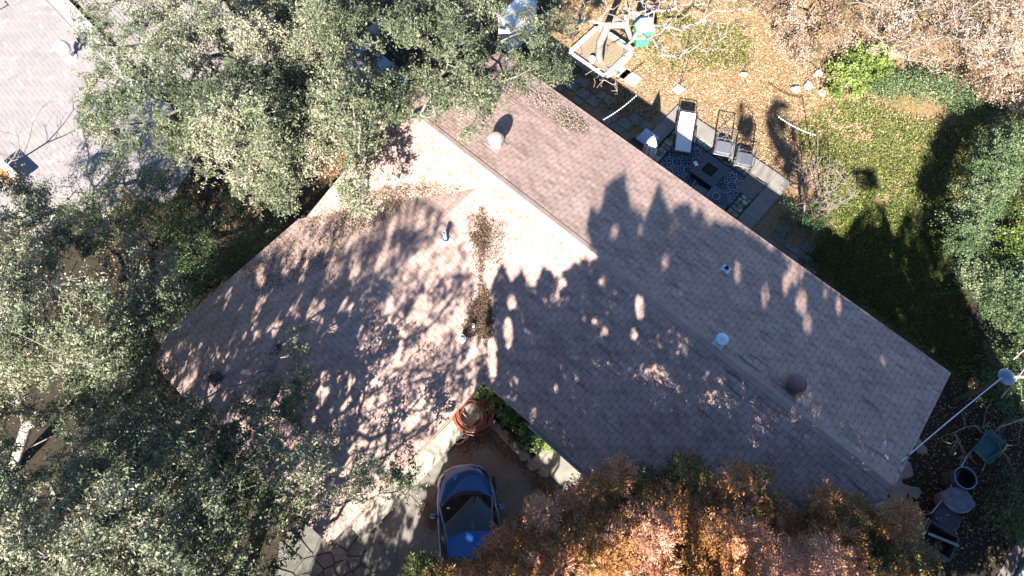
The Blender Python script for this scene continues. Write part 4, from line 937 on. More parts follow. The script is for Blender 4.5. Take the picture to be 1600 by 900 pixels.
def crate():
    p = P(1462, 845, .3); t = thing("broken_crate", "tipped grey-green bin with a loose pale plank across it, near the orange tree", "crate", (p[0], p[1], 0), R(-35)); m = simple("greygreen_plastic", (.04, .055, .055), .6)
    b = MB()
    for (x, y, a, c) in ((0, .35, .9, .05), (0, -.35, .9, .05), (.43, 0, .05, .65), (-.43, 0, .05, .65)): b.box((x, y, .28), (a, c, .55))
    b.build("walls", m, t); MB().box((0, 0, .03), (.86, .66, .05)).build("floor", BLACKR, t); MB().box((.05, .05, .59), (.85, .07, .03), rz=R(12)).build("plank", simple("pale_plank", (.2, .22, .22), .7), t)
    p = P(1440, 868, .1); o = MB().box((0, 0, .05), (.7, .5, .1), bev=.03).build("pale_block", simple("block_grey", (.13, .14, .16), .8)); o.location = (p[0], p[1], 0); o.rotation_euler = (0, 0, R(55)); tag(o, "pale grey block lying below the grey-green bin by the orange tree", "block")
    p = P(1542, 700, .45); t = thing("wheelbarrow", "teal wheelbarrow tray under bare twigs in the right yard", "wheelbarrow", (p[0], p[1], 0), R(40)); teal = simple("teal_tray", (.03, .11, .105), .6)
    b = MB(); vs = [(-.3, -.2, .35), (.3, -.22, .35), (.3, .22, .35), (-.3, .2, .35), (-.48, -.3, .62), (.5, -.34, .6), (.5, .34, .6), (-.48, .3, .62)]; b.add(vs, [(3, 2, 1, 0), (0, 1, 5, 4), (1, 2, 6, 5), (2, 3, 7, 6), (3, 0, 4, 7)]); o = b.build("tray", teal, t); s = o.modifiers.new("th", 'SOLIDIFY'); s.thickness = .02
    for s in (-1, 1): MB().tube([(-.75, s*.28, .6), (-.2, s*.22, .34), (.6, s*.06, .2)], .02, 6).build("handle", simple("grey_wood", (.2, .2, .2)), t); MB().tube([(-.3, s*.25, .35), (-.35, s*.25, 0)], .015, 5).build("leg", dkm, t)
    MB().lathe([(.19, -.04), (.2, 0), (.19, .04)], M=Matrix.Translation((.62, 0, .2)) @ Matrix.Rotation(R(90), 4, 'X'), n=18).build("wheel", BLACKR, t)
    q = [P(1511, 712, .5), P(1480, 772, .5), P(1455, 802, .5), P(1436, 840, .5)]; t = thing("low_rail", "low pale metal rail on short posts along the tubs in the right yard", "rail", (q[0][0], q[0][1], 0))
    MB().tube(q[:3], .025, 6).build("rail", simple("rail_metal", (.2, .24, .32), .4, .4), t, (q[0][0], q[0][1], 0)); MB().tube([q[2]+(q[3]-q[2])*.2, q[3]], .022, 6).build("rail", simple("rail_metal", (.2, .24, .32)), t, (q[0][0], q[0][1], 0))
    for x in q: MB().tube([(x[0], x[1], 0), (x[0], x[1], .5)], .02, 6).build("post", simple("rail_metal", (.2, .24, .32)), t, (q[0][0], q[0][1], 0))
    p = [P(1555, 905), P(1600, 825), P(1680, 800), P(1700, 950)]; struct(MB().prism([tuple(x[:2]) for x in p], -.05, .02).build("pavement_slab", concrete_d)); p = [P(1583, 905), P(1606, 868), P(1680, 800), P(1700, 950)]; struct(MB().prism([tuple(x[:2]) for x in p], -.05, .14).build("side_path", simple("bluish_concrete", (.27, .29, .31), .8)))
crate()
def loose():
    p = H(-.2, VS-.12, ZE-.1); t = MB().tube([(0, 0, 0), (.3, 0, 0)], .05, 10); o = t.build("bottle", simple("blue_plastic", (.04, .16, .5), .4)); q = RP(966, 776); o.location = (q[0]-.14, q[1]+.08, 2.68); o.rotation_euler = (0, 0, TH); tag(o, "blue plastic bottle lying in the eave gutter beside the step slab", "bottle")
    q = RP(975, 785); o = MB().box((0, 0, 0), (.28, .1, .06), bev=.03).build("rag", simple("white_rag", (.6, .6, .58), .9)); o.location = (q[0]-.14, q[1]+.1, 2.69); o.rotation_euler = (0, 0, TH); tag(o, "crumpled white rag next to the blue bottle in the gutter", "rag")
    c = RP(704, 637); b = MB(); rg = random.Random(3)
    for k in range(16):
        a0 = rg.uniform(0, 6.3); rr = rg.uniform(.07, .17); ox, oy = rg.uniform(-.06, .06), rg.uniform(-.06, .06); b.tube([(ox+rr*math.cos(a0+x), oy+rr*math.sin(a0+x)*rg.uniform(.8, 1), .02+.03*rg.random()) for x in np.linspace(0, 5, 12)], .007, 4)
    o = b.build("wire_tangle", BLACKR, None); o.location = [float(x) for x in c]; tag(o, "black tangle of wire at the roof edge beside the coiled hose", "wire")
loose()

# ================================================================== VEGETATION
OAK = leafmat("oak_leaves", [(0, (.06, .076, .04)), (.45, (.125, .142, .082)), (.8, (.195, .205, .128)), (1, (.30, .275, .2))], .25, .55, .35)
TALL = leafmat("tall_oak_leaves", [(0, (.03, .045, .02)), (.6, (.06, .08, .035)), (1, (.10, .11, .05))], .06, .6, .3)
DARKG = leafmat("dark_green_leaves", [(0, (.025, .05, .018)), (.5, (.045, .085, .028)), (1, (.085, .12, .04))], .25, .45)
PIST = leafmat("autumn_leaves", [(0, (.05, .065, .015)), (.2, (.11, .10, .022)), (.4, (.23, .105, .024)), (.62, (.38, .17, .05)), (.82, (.42, .175, .09)), (1, (.48, .26, .18))], .3, .5)
DRYL = leafmat("dry_vine_leaves", [(0, (.10, .085, .045)), (.3, (.24, .16, .11)), (.65, (.36, .26, .20)), (1, (.44, .34, .27))], .2, .6, .3)
LIME = leafmat("lime_leaves", [(0, (.08, .12, .025)), (.5, (.16, .23, .05)), (1, (.28, .33, .10))], .35, .45)
IVY = leafmat("ivy_leaves", [(0, (.055, .09, .035)), (.5, (.10, .145, .065)), (1, (.18, .21, .11))], .2, .55, .3)
FERN = leafmat("fern_leaves", [(0, (.03, .08, .025)), (.6, (.06, .15, .05)), (1, (.12, .24, .10))], .3, .4)
BARK = barkmat("oak_bark", (.08, .07, .062), (.22, .2, .18)); PALEB = barkmat("pale_bark", (.13, .11, .095), (.30, .265, .24)); TWIG = barkmat("grey_twig", (.09, .07, .06), (.2, .16, .145)); BROWNB = barkmat("brown_bark", (.07, .05, .035), (.15, .11, .08))

A1 = [(95, 20), (150, -30), (520, -60), (560, 60), (520, 190), (470, 290), (440, 345), (400, 300), (330, 300), (280, 240), (190, 245), (120, 200), (110, 130), (160, 100)]
tips = tips_in(A1, 860, 4.2, 8.0, sparse=[([(80, 0), (330, 0), (330, 110), (250, 250), (100, 250)], .3), ([(95, 0), (240, 0), (180, 140), (100, 200)], .35)], edge=90, seed=1)
tree("live_oak", "sunlit live oak over the plank deck and brick paving, upper left", "tree", P(330, 60), tips, [P(335, 55, 1.2), P(342, 60, 2.4), P(345, 65, 3.2)], .2, OAK, BARK, per=140, rad=.25, L=.09, W=.038, rt=.009, seed=1, group="live oaks round the house")
A2 = [(430, -60), (890, -60), (905, 20), (880, 60), (895, 115), (855, 130), (805, 138), (782, 160), (762, 182), (725, 222), (690, 200), (640, 180), (595, 205), (570, 260), (590, 320), (560, 350), (530, 300), (520, 240), (470, 280), (440, 200), (430, 60)]
tips = tips_in(A2, 900, 4.8, 8.6, sparse=[([(690, 170), (900, 120), (900, 240), (690, 240)], .4), ([(790, -10), (900, -10), (900, 90), (790, 90)], .6)], edge=90, seed=2)
tree("live_oak", "broad live oak whose leaves hang over the roof's north end, top centre", "tree", P(590, 40), tips, [P(588, 45, 1.4), P(580, 50, 2.6), P(585, 60, 3.4)], .2, OAK, BARK, per=140, rad=.25, L=.09, W=.038, rt=.009, seed=2, group="live oaks round the house")
tips = np.concatenate([tips_in([(640, 215), (720, 245), (750, 300), (700, 270), (640, 250)], 7, 4.5, 5.2, edge=40), tips_in([(600, 210), (650, 230), (640, 270), (610, 280), (595, 330), (560, 330)], 14, 4.4, 5.4, edge=40)])
B1 = [(-120, 260), (20, 275), (60, 300), (110, 330), (200, 350), (290, 400), (300, 480), (250, 520), (240, 560), (300, 560), (270, 600), (215, 640), (80, 660), (30, 640), (-120, 690)]
tips = tips_in(B1, 760, 3.6, 7.6, edge=110, seed=4, sparse=[([(60, 290), (300, 330), (300, 470), (180, 470)], .3)])
tree("live_oak", "live oak at the left edge with a whitish trunk showing below its crown", "tree", P(12, 745), tips, [P(20, 730, .9), P(30, 700, 2.0), P(42, 662, 3.3)], .15, OAK, PALEB, per=140, rad=.25, L=.09, W=.038, rt=.009, seed=4, group="live oaks round the house")
# --- light-catching: where does a leaf's shadow land (pixel in the photograph)?
def landing(C):
    out = np.zeros((len(C), 3)); done = np.zeros(len(C), bool)
    for z in np.arange(5, -.01, -.1):
        t = (C[:, 2]-z)/(-SDIR[2]); W = C+SDIR[None]*t[:, None]; h = (roofz(W[:, :2]@UX, W[:, :2]@VX) >= z-.02) & (t > 0) & ~done
        out[h] = W[h]; done |= h
    W = C+SDIR[None]*(C[:, 2]/(-SDIR[2]))[:, None]; out[~done] = W[~done]; return out
WALL = [(250, 530), (400, 420), (470, 350), (560, 320), (640, 300), (722, 370), (745, 440), (757, 597), (700, 660), (560, 830), (400, 780), (270, 620)]
LITP = [[(696, 655), (722, 668), (622, 775), (592, 758)], [(672, 690), (704, 682), (692, 730), (660, 800), (640, 850), (622, 835), (648, 760)], [(842, 705), (868, 690), (915, 745), (890, 760)]]
def fleck_cull(C):
    """sun flecks: gaps in the crown, stretched along the sunlight"""
    px = project(landing(C)); q = np.stack([px[:, 0]-.35*px[:, 1]*-1, px[:, 1]*.55], 1); nz = vnoise(q, 19, 91)*.55+vnoise(q, 8, 92)*.45
    lit = inpoly(px, np.array(WALL, float)) & (nz > .665)
    for bl in LITP: lit |= inpoly(px, np.array(bl, float)) & (vnoise(px, 10, 80) > .4)
    return ~lit
C1 = [(-150, 700), (10, 690), (60, 700), (130, 640), (210, 640), (260, 600), (300, 640), (350, 650), (420, 590), (440, 520), (460, 498), (490, 540), (488, 600), (465, 650), (540, 680), (600, 672), (612, 705), (590, 745), (560, 760), (540, 800), (470, 820), (440, 905), (420, 1010), (-150, 1010)]
tips = tips_in(C1, 1100, 4.2, 8.8, edge=120, seed=5, sparse=[([(350, 640), (620, 640), (620, 830), (420, 840)], .45), ([(20, 690), (200, 690), (200, 760), (20, 760)], .3)])
tips = np.concatenate([tips, tips_in([(560, 730), (640, 715), (650, 760), (590, 815), (550, 790)], 16, 4.3, 5.2, edge=30)])
OAKC_ = tips
tree("live_oak", "big live oak filling the lower left corner and reaching over the wing roof", "tree", P(220, 900), tips, [P(225, 890, 1.3), P(235, 870, 2.6), P(250, 850, 3.6)], .2, OAK, BARK, per=140, rad=.25, L=.09, W=.038, rt=.009, seed=5, cull=fleck_cull, group="live oaks round the house")
# low evergreen shrubs in the shade between the oaks and the wing
for i, (poly, n, z0, z1, bx, by, lb, mt) in enumerate([
    ([(150, 250), (210, 225), (290, 250), (310, 330), (230, 390), (100, 380), (30, 330), (60, 285)], 130, 1.0, 2.6, 190, 300, "dark evergreen bush at the shaded edge of the brick paving", DARKG),
    ([(250, 330), (360, 300), (430, 350), (420, 400), (330, 450), (240, 420)], 90, 1.0, 2.8, 330, 380, "dark evergreen bush between the left oak and the wing roof", DARKG),
    ([(230, 470), (330, 420), (440, 360), (425, 390), (330, 460), (250, 520), (225, 510)], 60, .8, 2.2, 320, 450, "bright green bush squeezed along the wing's outer eave", IVY),
    ([(60, 660), (240, 640), (330, 670), (420, 760), (300, 820), (100, 780)], 90, .6, 2.0, 230, 720, "low shrubs in deep shade below the wing's outer corner", DARKG)]):
    tips = tips_in(poly, n, z0, z1, edge=50, thick=.8, seed=20+i); b = P(bx, by)
    tree("evergreen_bush", lb, "bush", b, tips, [b+np.array([.05, 0, .25])], .07, mt, BROWNB, per=110, rad=.34, L=.07, W=.035, seed=20+i, trunkname="stem", crownname="foliage", group="evergreen bushes by the left wing")

SPR = [(1408, 812), (1392, 820), (1375, 828), (1356, 838), (1345, 806), (1330, 796), (1418, 808), (962, 742), (975, 734), (1084, 738), (1066, 732), (1180, 744), (1150, 750), (1212, 795), (1288, 790), (1300, 782), (905, 772), (925, 768), (850, 800), (1425, 880), (1440, 872), (1120, 772)]
PT = [tips_in([(640, 905), (655, 880), (690, 896), (735, 892), (772, 868), (782, 832), (805, 828), (840, 812), (890, 785), (930, 785), (970, 762), (995, 748), (1040, 745), (1080, 752), (1110, 780), (1135, 810), (1110, 840), (1160, 880), (1130, 930), (1140, 985), (640, 985)], 620, 3.6, 7.2, edge=75, thick=2.6, seed=41), tips_in([(1110, 985), (1120, 930), (1095, 880), (1060, 850), (1085, 800), (1100, 770), (1120, 795), (1150, 765), (1180, 762), (1205, 805), (1260, 818), (1290, 805), (1330, 808), (1350, 806), (1372, 830), (1418, 806), (1412, 838), (1385, 860), (1440, 880), (1460, 930), (1460, 985)], 430, 3.6, 7.6, edge=75, thick=2.6, seed=42)]
OAKC = OAKC_
def voxels(T, q=.45, need=1):
    K = {}
    for a in np.floor(T/q).astype(int): K[tuple(a)] = K.get(tuple(a), 0)+1
    A = np.zeros((120, 60, 40), bool)
    for (x, y, z), c in K.items():
        if c >= need and 0 <= x+60 < 120 and 0 <= y+20 < 60 and 0 <= z < 40: A[x+60, y+20, z] = True
    return A
def hits(C, A, q=.45):
    """how many crown cells the sunlight through C meets further on, and where first"""
    n = np.zeros(len(C)); first = np.full((len(C), 3), np.nan)
    for t in np.arange(.6, 22, .4):
        W = C+SDIR[None]*t; I = np.floor(W/q).astype(int)+[60, 20, 0]; ok = (I >= 0).all(1) & (I < A.shape).all(1); h = np.zeros(len(C), bool); h[ok] = A[I[ok, 0], I[ok, 1], I[ok, 2]]
        f = h & (n == 0); first[f] = W[f]; n += h
    return n, first
for k_, t_ in enumerate(PT):
    sp = [(x, y) for x, y in SPR if (x < 1110) == (k_ == 0)]; PT[k_] = np.concatenate([t_]+[P(x, y, rng.uniform(5.0, 6.0))[None]+rng.normal(size=(3, 3))*.06 for x, y in sp])
VP = voxels(np.concatenate(PT)); VC = voxels(OAKC)
def open_sky(C):
    """False where a southern leaf would take the sun off the crowns that stand in sunlight"""
    n, f = hits(C, VP); pq = project(np.nan_to_num(f)); nz = vnoise(pq, 30, 61)*.6+vnoise(pq, 13, 62)*.4
    kill = (n >= 2) & (pq[:, 1] > 765) & (nz > .25)
    n2, f2 = hits(C, VC); kill |= (n2 >= 2) & (rng.random(len(C)) < .9)
    return ~kill
# gaps in the southern trees' crowns, found from the sun flecks they let through
GAPS = [(1000, 478, 9, 22), (985, 600, 8, 12), (1195, 462, 9, 24), (1252, 470, 11, 24), (1243, 425, 14, 20), (1262, 505, 9, 22), (1228, 440, 8, 18), (1127, 590, 9, 12), (1105, 640, 12, 18), (1118, 625, 10, 18), (1103, 700, 12, 28), (1090, 745, 11, 32), (1020, 683, 10, 12), (900, 668, 11, 22), (880, 650, 10, 16), (865, 605, 8, 10), (770, 560, 9, 40), (795, 520, 9, 26), (800, 470, 8, 16), (835, 690, 8, 12), (1040, 408, 8, 14), (1152, 425, 8, 22), (1235, 748, 7, 12), (968, 735, 7, 16), (920, 330+60, 8, 10), (1310, 475, 6, 18), (1290, 460, 6, 10), (1380, 562, 8, 10), (990, 520, 8, 10), (945, 515, 7, 10), (1068, 455, 8, 9), (965, 720, 6, 9), (1160, 600, 5, 8), (940, 440, 7, 10), (880, 440, 7, 9), (960, 362, 8, 12), (1000, 360, 6, 12), (1090, 320, 9, 9), (1110, 340, 7, 9), (700, 600, 9, 22), (620, 610, 9, 30), (640, 690, 9, 14), (660, 720, 16, 24), (690, 715, 12, 18), (640, 780, 12, 20), (800, 765, 10, 16), (770, 720, 8, 12), (870, 700, 22, 8), (900, 730, 12, 10), (740, 650, 12, 14), (880, 705, 14, 14), (1520, 600, 10, 12), (1570, 560, 14, 20), (1590, 600, 14, 16), (790, 640, 8, 10), (850, 680, 10, 8)]
TGT = [(770, 440), (785, 408), (800, 440), (815, 420), (835, 450), (850, 415), (875, 428), (905, 405), (935, 402), (918, 360), (922, 320), (940, 330), (945, 290), (975, 268), (985, 320), (1010, 340), (1030, 285), (1045, 330), (1080, 310), (1110, 345), (1150, 350), (1200, 385), (1262, 400), (1290, 350), (1310, 372), (1350, 320), (1380, 318), (1395, 370), (1418, 320), (1436, 300), (1438, 345), (1446, 300), (1462, 245), (1490, 203), (1550, 184), (1590, 192), (1535, 235), (1505, 290), (1485, 340), (1480, 395), (1515, 480), (1560, 560), (1650, 600), (1750, 700), (1750, 1050), (440, 1050), (500, 850), (560, 825), (600, 790), (650, 740), (700, 690), (740, 620), (752, 560)]
tg = np.array(TGT, float)
BLOBS = [[(1155, 160), (1172, 165), (1180, 200), (1172, 222), (1150, 205)], [(1195, 175), (1212, 150), (1235, 165), (1245, 220), (1262, 300), (1225, 275), (1200, 235)], [(1330, 262), (1365, 262), (1372, 292), (1340, 292)]]
def shade_cull(C):
    L = landing(C); px = project(L); ok = inpoly(px, tg+0.0)
    for bl in BLOBS: ok |= inpoly(px, np.array(bl, float)) & (vnoise(px, 11, 78)*.6+vnoise(px, 5, 79)*.4 > .36)
    for bl in LITP: ok &= ~(inpoly(px, np.array(bl, float)) & (vnoise(px, 10, 80) > .3)); nz = vnoise(px, 9, 77)
    for (x, y, rx, ry) in GAPS: ok &= (((px[:, 0]-x)/(rx*.9))**2+((px[:, 1]-y)/(ry*.9))**2 > .75+nz*.5)
    ok &= open_sky(C) & (project(C)[:, 1] > 912)
    Q = C+SDIR[None]*((C[:, 2]-1.9)/(-SDIR[2]))[:, None]; ph = project(Q); ok &= ~inpoly(ph, HEDGE)
    return ok
HEDGE = np.array([(1600, 170), (1565, 190), (1535, 230), (1508, 290), (1490, 340), (1485, 395), (1505, 450), (1545, 490), (1570, 540), (1700, 560), (1700, 170)], float)
def wing_cull(C):
    px = project(landing(C)); ok = inpoly(px, np.array(WING, float)) & fleck_cull(C) & open_sky(C) & (project(C)[:, 1] > 912)
    return ok
def shade_tips(poly, n, y0, y1, zmax=15.5):
    poly = np.array(poly, float); out = []; k = 0
    while k < n:
        q = rng.uniform(poly.min(0), poly.max(0), (n*3, 2)); q = q[inpoly(q, poly)]; S = surf(q[:, 0], q[:, 1]); Y = rng.uniform(y0, y1, len(q)); t = (S[:, 1]-Y)/SDIR[1]
        W = S-SDIR[None]*t[:, None]; W = W[(t > 1) & (W[:, 2] < zmax) & (W[:, 2] > 3)]; out.append(W); k += len(W)
    return np.concatenate(out)[:n]
ST = shade_tips(TGT, 2500, -4.5, -.1)
WING = [(400, 420), (470, 350), (560, 320), (640, 300), (700, 330), (722, 370), (745, 440), (757, 597), (700, 660), (600, 760), (480, 800), (400, 700), (330, 600), (300, 540)]
SW_ = shade_tips(WING, 330, -4.5, -.1)
for bl, nb in zip(BLOBS, (16, 55, 16)): ST = np.concatenate([ST, shade_tips(bl, nb, -4.5, -.1)])
ST = np.concatenate([ST, shade_tips([(1300, 600), (1480, 560), (1600, 640), (1620, 900), (1400, 900)], 300, -4.5, -.1)])
LOW = [(455, 850), (560, 830), (640, 770), (700, 770), (1000, 760), (1200, 860), (1450, 880), (1450, 1050), (440, 1050)]
ST = np.concatenate([ST, shade_tips(LOW, 420, -9, -4.2)])
for i, (x0, x1, bx, lb) in enumerate([(-9, 1.2, -2.0, "tall oak standing south of the driveway, out of the photo's lower edge"), (1.2, 6.2, 4.0, "tall oak south of the house's middle, out of the photo's lower edge"), (6.2, 20, 10.5, "tall oak south of the right gable, out of the photo's lower edge")]):
    tp = ST[(ST[:, 0] >= x0) & (ST[:, 0] < x1)]
    if len(tp) < 20: continue
    b = np.array([bx, -4.5, 0])
    tree("tall_oak", lb, "tree", b, tp, [b+[0, .1, 1.6], b+[.1, .2, 3.2], b+[.1, .4, 4.6]], .3, TALL, BARK, per=115, rad=.4, L=.15, W=.085, seed=30+i, cull=shade_cull, group="tall oaks south of the house")
b = np.array([-9.0, -4.2, 0]); tree("tall_oak", "tall oak south of the left wing, out of the photo's lower edge", "tree", b, SW_, [b+[0, .1, 1.6], b+[.1, .2, 3.2], b+[.1, .4, 4.6]], .26, TALL, BARK, per=80, rad=.36, L=.12, W=.06, seed=34, cull=wing_cull, group="tall oaks south of the house")

# --- the autumn tree at the lower right
def pist_tree(tips, base, z0, z1, lb, seed):
    t = thing("autumn_tree", lb, "tree", base, 0, "autumn coloured trees below the house")
    N, par, rd = skeleton(tips, [base, base+[0, .1, 1.2], base+[.1, .2, 2.4]], .2, .007, seed=seed); skel_mesh("trunk", N, par, rd, BROWNB, t, base)
    # drooping compound leaves: leaflets in pairs along a stalk
    m = len(tips); per = 30; C = np.repeat(tips, per, 0); g = rng.normal(size=C.shape); g[:, 2] *= .6; g /= np.linalg.norm(g, axis=1)[:, None]+1e-9
    dirs = g.copy(); dirs[:, 2] -= .25; dirs /= np.linalg.norm(dirs, axis=1)[:, None]; root = C+g*rng.uniform(.02, .24, (len(C), 1)); nl = 9
    sp = px_tone = project(tips); warm_lit = (vnoise(tips[:, :2], 1.0, seed+3)-.5)*.9+.95*np.clip((tips[:, 2]-z0)/(z1-z0), 0, 1)+rng.normal(size=m)*.16+.03  # autumn mix, with higher tips painted paler and pinker as if sunlit
    tone = np.repeat(np.repeat(np.clip(warm_lit, 0, 1), per), nl)
    s = np.tile(np.linspace(.1, 1, nl), len(C)); R0 = np.repeat(root, nl, 0); D = np.repeat(dirs, nl, 0); side = np.cross(D, np.array([0, 0, 1.])); side /= np.linalg.norm(side, axis=1)[:, None]+1e-9; sg = np.tile(np.where(np.arange(nl) % 2, 1, -1), len(C))[:, None]
    ax = D*.6+side*sg*.8+rng.normal(size=D.shape)*.18; ax[s > .95] = D[s > .95]; ax /= np.linalg.norm(ax, axis=1)[:, None]; Ln = .1*rng.uniform(.7, 1.2, len(s))[:, None]; base_ = R0+D*(s*.24)[:, None]-np.array([0, 0, 1.])*(s**2*.05)[:, None]
    w = np.cross(ax, side*.3+np.array([0, 0, 1.])); w /= np.linalg.norm(w, axis=1)[:, None]+1e-9
    V = np.stack([base_, base_+ax*Ln*.5-w*.014, base_+ax*Ln, base_+ax*Ln*.5+w*.014], 1).reshape(-1, 3)
    npmesh("crown", V, np.arange(len(s)*4).reshape(-1, 4), PIST, t, base, {"rnd": np.repeat(rng.random(len(s)), 4), "tone": np.repeat(np.clip(tone+rng.normal(size=len(s))*.07, 0, 1), 4)})
pist_tree(PT[0], P(900, 1010), 3.6, 7.2, "autumn tree with orange and olive leaves hanging over the blue car and driveway", 41)
pist_tree(PT[1], P(1250, 1020), 3.6, 7.6, "autumn tree with pinkish orange leaves hanging over the right roof's lower corner", 42)
# --- the yard: bare trees, hedges, vines
def bare(name, label, base, tipspx, trunk, r0, mat, rt=.006, seed=50, cat="tree", group=None, jit=.12, drop=.3):
    tips = np.array([P(x, y, z) for x, y, z in tipspx]); return tree(name, label, cat, base, tips, trunk, r0, None, mat, per=0, rt=rt, seed=seed, group=group, jit=jit, drop=drop)
rg = np.random.default_rng(11)
def fan(poly, n, z0, z1): 
    poly = np.array(poly, float); q = rg.uniform(poly.min(0), poly.max(0), (n*6, 2)); q = q[inpoly(q, poly)][:n]; return [(a, b, rg.uniform(z0, z1)) for a, b in q]
tp = fan([(905, -60), (1180, -80), (1160, 20), (1060, 60), (1010, 40), (960, 20), (900, 20)], 90, 3.5, 7)+fan([(912, 95), (950, 100), (985, 150), (935, 145), (905, 120)], 26, 2.5, 3.6)+fan([(830, 30), (900, 10), (910, 60), (850, 100)], 22, 3.5, 5)+fan([(1020, 60), (1050, 90), (1010, 80), (1110, 110)], 8, 3, 4)
tp += fan([(960, -40), (1200, -40), (1170, 60), (1100, 100), (1020, 90), (990, 40)], 130, 3.2, 6)+fan([(840, 0), (920, 0), (910, 110), (860, 110)], 40, 3.2, 5)
bare("bare_tree", "leafless pale barked tree rising from the square stone planter", P(938, 95, .2), tp, [P(936, 84, .8), P(938, 66, 1.8), P(950, 40, 2.8)], .15, PALEB, rt=.009, seed=51)
b = P(1256, 352); tp = fan([(1235, 250), (1275, 230), (1340, 270), (1345, 300), (1300, 330), (1240, 330)], 260, .9, 2.1)+fan([(1240, 240), (1310, 240), (1330, 320), (1240, 330)], 120, 1.0, 2.3)
bare("bare_shrub", "leafless twiggy grey shrub beside the patio's right corner", b, tp, [b+[.02, .02, .15]], .05, TWIG, rt=.0075, seed=52, cat="shrub", drop=-.1, jit=.05)
b = P(14, 262); tp = [(14+dx, 262-dy, z) for dx, dy, z in zip(rg.uniform(-28, 30, 40), rg.uniform(18, 70, 40), rg.uniform(1.2, 2.3, 40))]
bare("bare_shrub", "thin leafless shrub at the left edge casting streaky shadows on the brick paving", b, tp, [b+[0, 0, .1]], .03, TWIG, rt=.004, seed=53, cat="shrub", drop=-.1, jit=.04)
tips = tips_in([(1225, 320), (1290, 310), (1300, 350), (1270, 385), (1225, 370)], 40, .3, .8, edge=30, thick=.4)
tree("evergreen_bush", "low dark green bush growing round the foot of the bare twiggy shrub", "bush", P(1262, 350), tips, [P(1262, 350, .1)], .03, DARKG, BROWNB, per=90, rad=.22, L=.07, W=.03, trunkname="stem", crownname="foliage", seed=54)
def mass(name, label, cat, poly, n, z0, z1, mat, base, per=130, rad=.34, L=.068, W=.042, seed=60, edge=50, thick=.9, tone=(0, 1), stem=BROWNB, r0=.06, group=None, flatz=.6, solid=False):
    tips = tips_in(poly, n, z0, z1, edge=edge, thick=thick, seed=seed, solid=solid); b = P(*base)
    return tree(name, label, cat, b, tips, [b+[.03, .02, .3]], r0, mat, stem, per=per, rad=rad, L=L, W=W, seed=seed, trunkname="stem", crownname="foliage", tone=tone, group=group, rt=.009, flatz=flatz)
G1 = "leafy masses round the lawn"
mass("vine_thicket", "pinkish tan dry vine thicket along the top edge, left part", "thicket", [(1140, -70), (1330, -70), (1345, 60), (1310, 90), (1290, 130), (1230, 90), (1200, 40)], 190, 1.2, 2.6, DRYL, (1260, 30), seed=61, group=G1)
mass("vine_thicket", "pale brown dry vine thicket at the top right corner, full of bare twigs", "thicket", [(1330, -70), (1700, -70), (1700, 170), (1600, 170), (1540, 150), (1500, 120), (1440, 100), (1400, 90), (1350, 70)], 330, 1.2, 2.8, DRYL, (1500, 40), seed=62, group=G1)
mass("lime_bush", "bright lime-green bush beside the white rocks on the lawn", "bush", [(1300, 100), (1345, 72), (1390, 75), (1400, 100), (1370, 130), (1320, 160), (1296, 165)], 70, .5, 1.2, LIME, (1345, 115), seed=63, L=.1, W=.06, rad=.26, group=G1)
mass("ground_vine", "grey-green creeping vine mound behind the lawn, right of the lime bush", "vine", [(1380, 110), (1460, 110), (1540, 140), (1590, 170), (1580, 190), (1530, 190), (1490, 170), (1420, 150), (1360, 150)], 150, .35, 1.1, IVY, (1480, 145), seed=64, tone=(.3, 1), group=G1, thick=.5)
mass("ivy_hedge", "tall ivy hedge curving round the lawn's right side, upper part", "hedge", [(1660, 175), (1600, 182), (1562, 205), (1532, 240), (1508, 290), (1488, 340), (1482, 395), (1530, 410), (1560, 330), (1600, 270), (1680, 230)], 330, 1.3, 2.7, IVY, (1560, 300), seed=65, edge=16, group=G1, per=190, rad=.27, L=.058, W=.042, solid=True, thick=.7)
mass("ivy_hedge", "glossy ivy hedge at the right edge, lower part above the pole cap", "hedge", [(1484, 400), (1500, 438), (1535, 470), (1560, 505), (1600, 530), (1680, 535), (1680, 440), (1590, 420), (1530, 405)], 230, 1.2, 2.5, IVY, (1590, 470), seed=66, edge=16, group=G1, per=190, rad=.27, L=.062, W=.045, solid=True, thick=.7)
mass("yellow_bush", "yellow-green bush inside the curve of the ivy hedge at the right edge", "bush", [(1600, 262), (1700, 240), (1700, 440), (1590, 425), (1545, 400), (1565, 330)], 110, 1.4, 2.4, LIME, (1610, 330), seed=67, tone=(.1, .6), group=G1)
mass("evergreen_bush", "dark bush with a few lit leaves around the pole cap, right edge", "bush", [(1540, 540), (1620, 530), (1650, 640), (1590, 660), (1530, 620)], 80, .6, 1.7, DARKG, (1580, 600), seed=68, group=G1)
mass("evergreen_bush", "dark bush in the shade near the lower right corner", "bush", [(1540, 750), (1640, 740), (1640, 850), (1560, 830)], 50, .4, 1.2, DARKG, (1590, 790), seed=69, group=G1)
def shortbare(label, bx, by, poly, n, z0, z1, seed, r0=.05, name="bare_branches", mat=PALEB):
    b = P(bx, by); bare(name, label, b, fan(poly, n, z0, z1), [b+[0, 0, .3]], r0, mat, rt=.008, seed=seed, cat="branches", group="bare branches in the yard", jit=.12)
shortbare("bare grey branches over the vine thicket at the top, right of centre", 1420, 30, [(1300, -20), (1560, -20), (1500, 110), (1360, 100)], 150, 2.2, 3.6, 71)
shortbare("bare pale branches over the vine thicket at the top right corner", 1560, 30, [(1470, -20), (1650, -20), (1640, 120), (1520, 110)], 110, 2.2, 3.6, 72)
shortbare("tangled bare twigs hanging over the teal wheelbarrow in the right yard", 1590, 660, [(1470, 640), (1600, 600), (1640, 720), (1560, 760), (1460, 720)], 50, .6, 1.8, 73, .03, mat=TWIG)
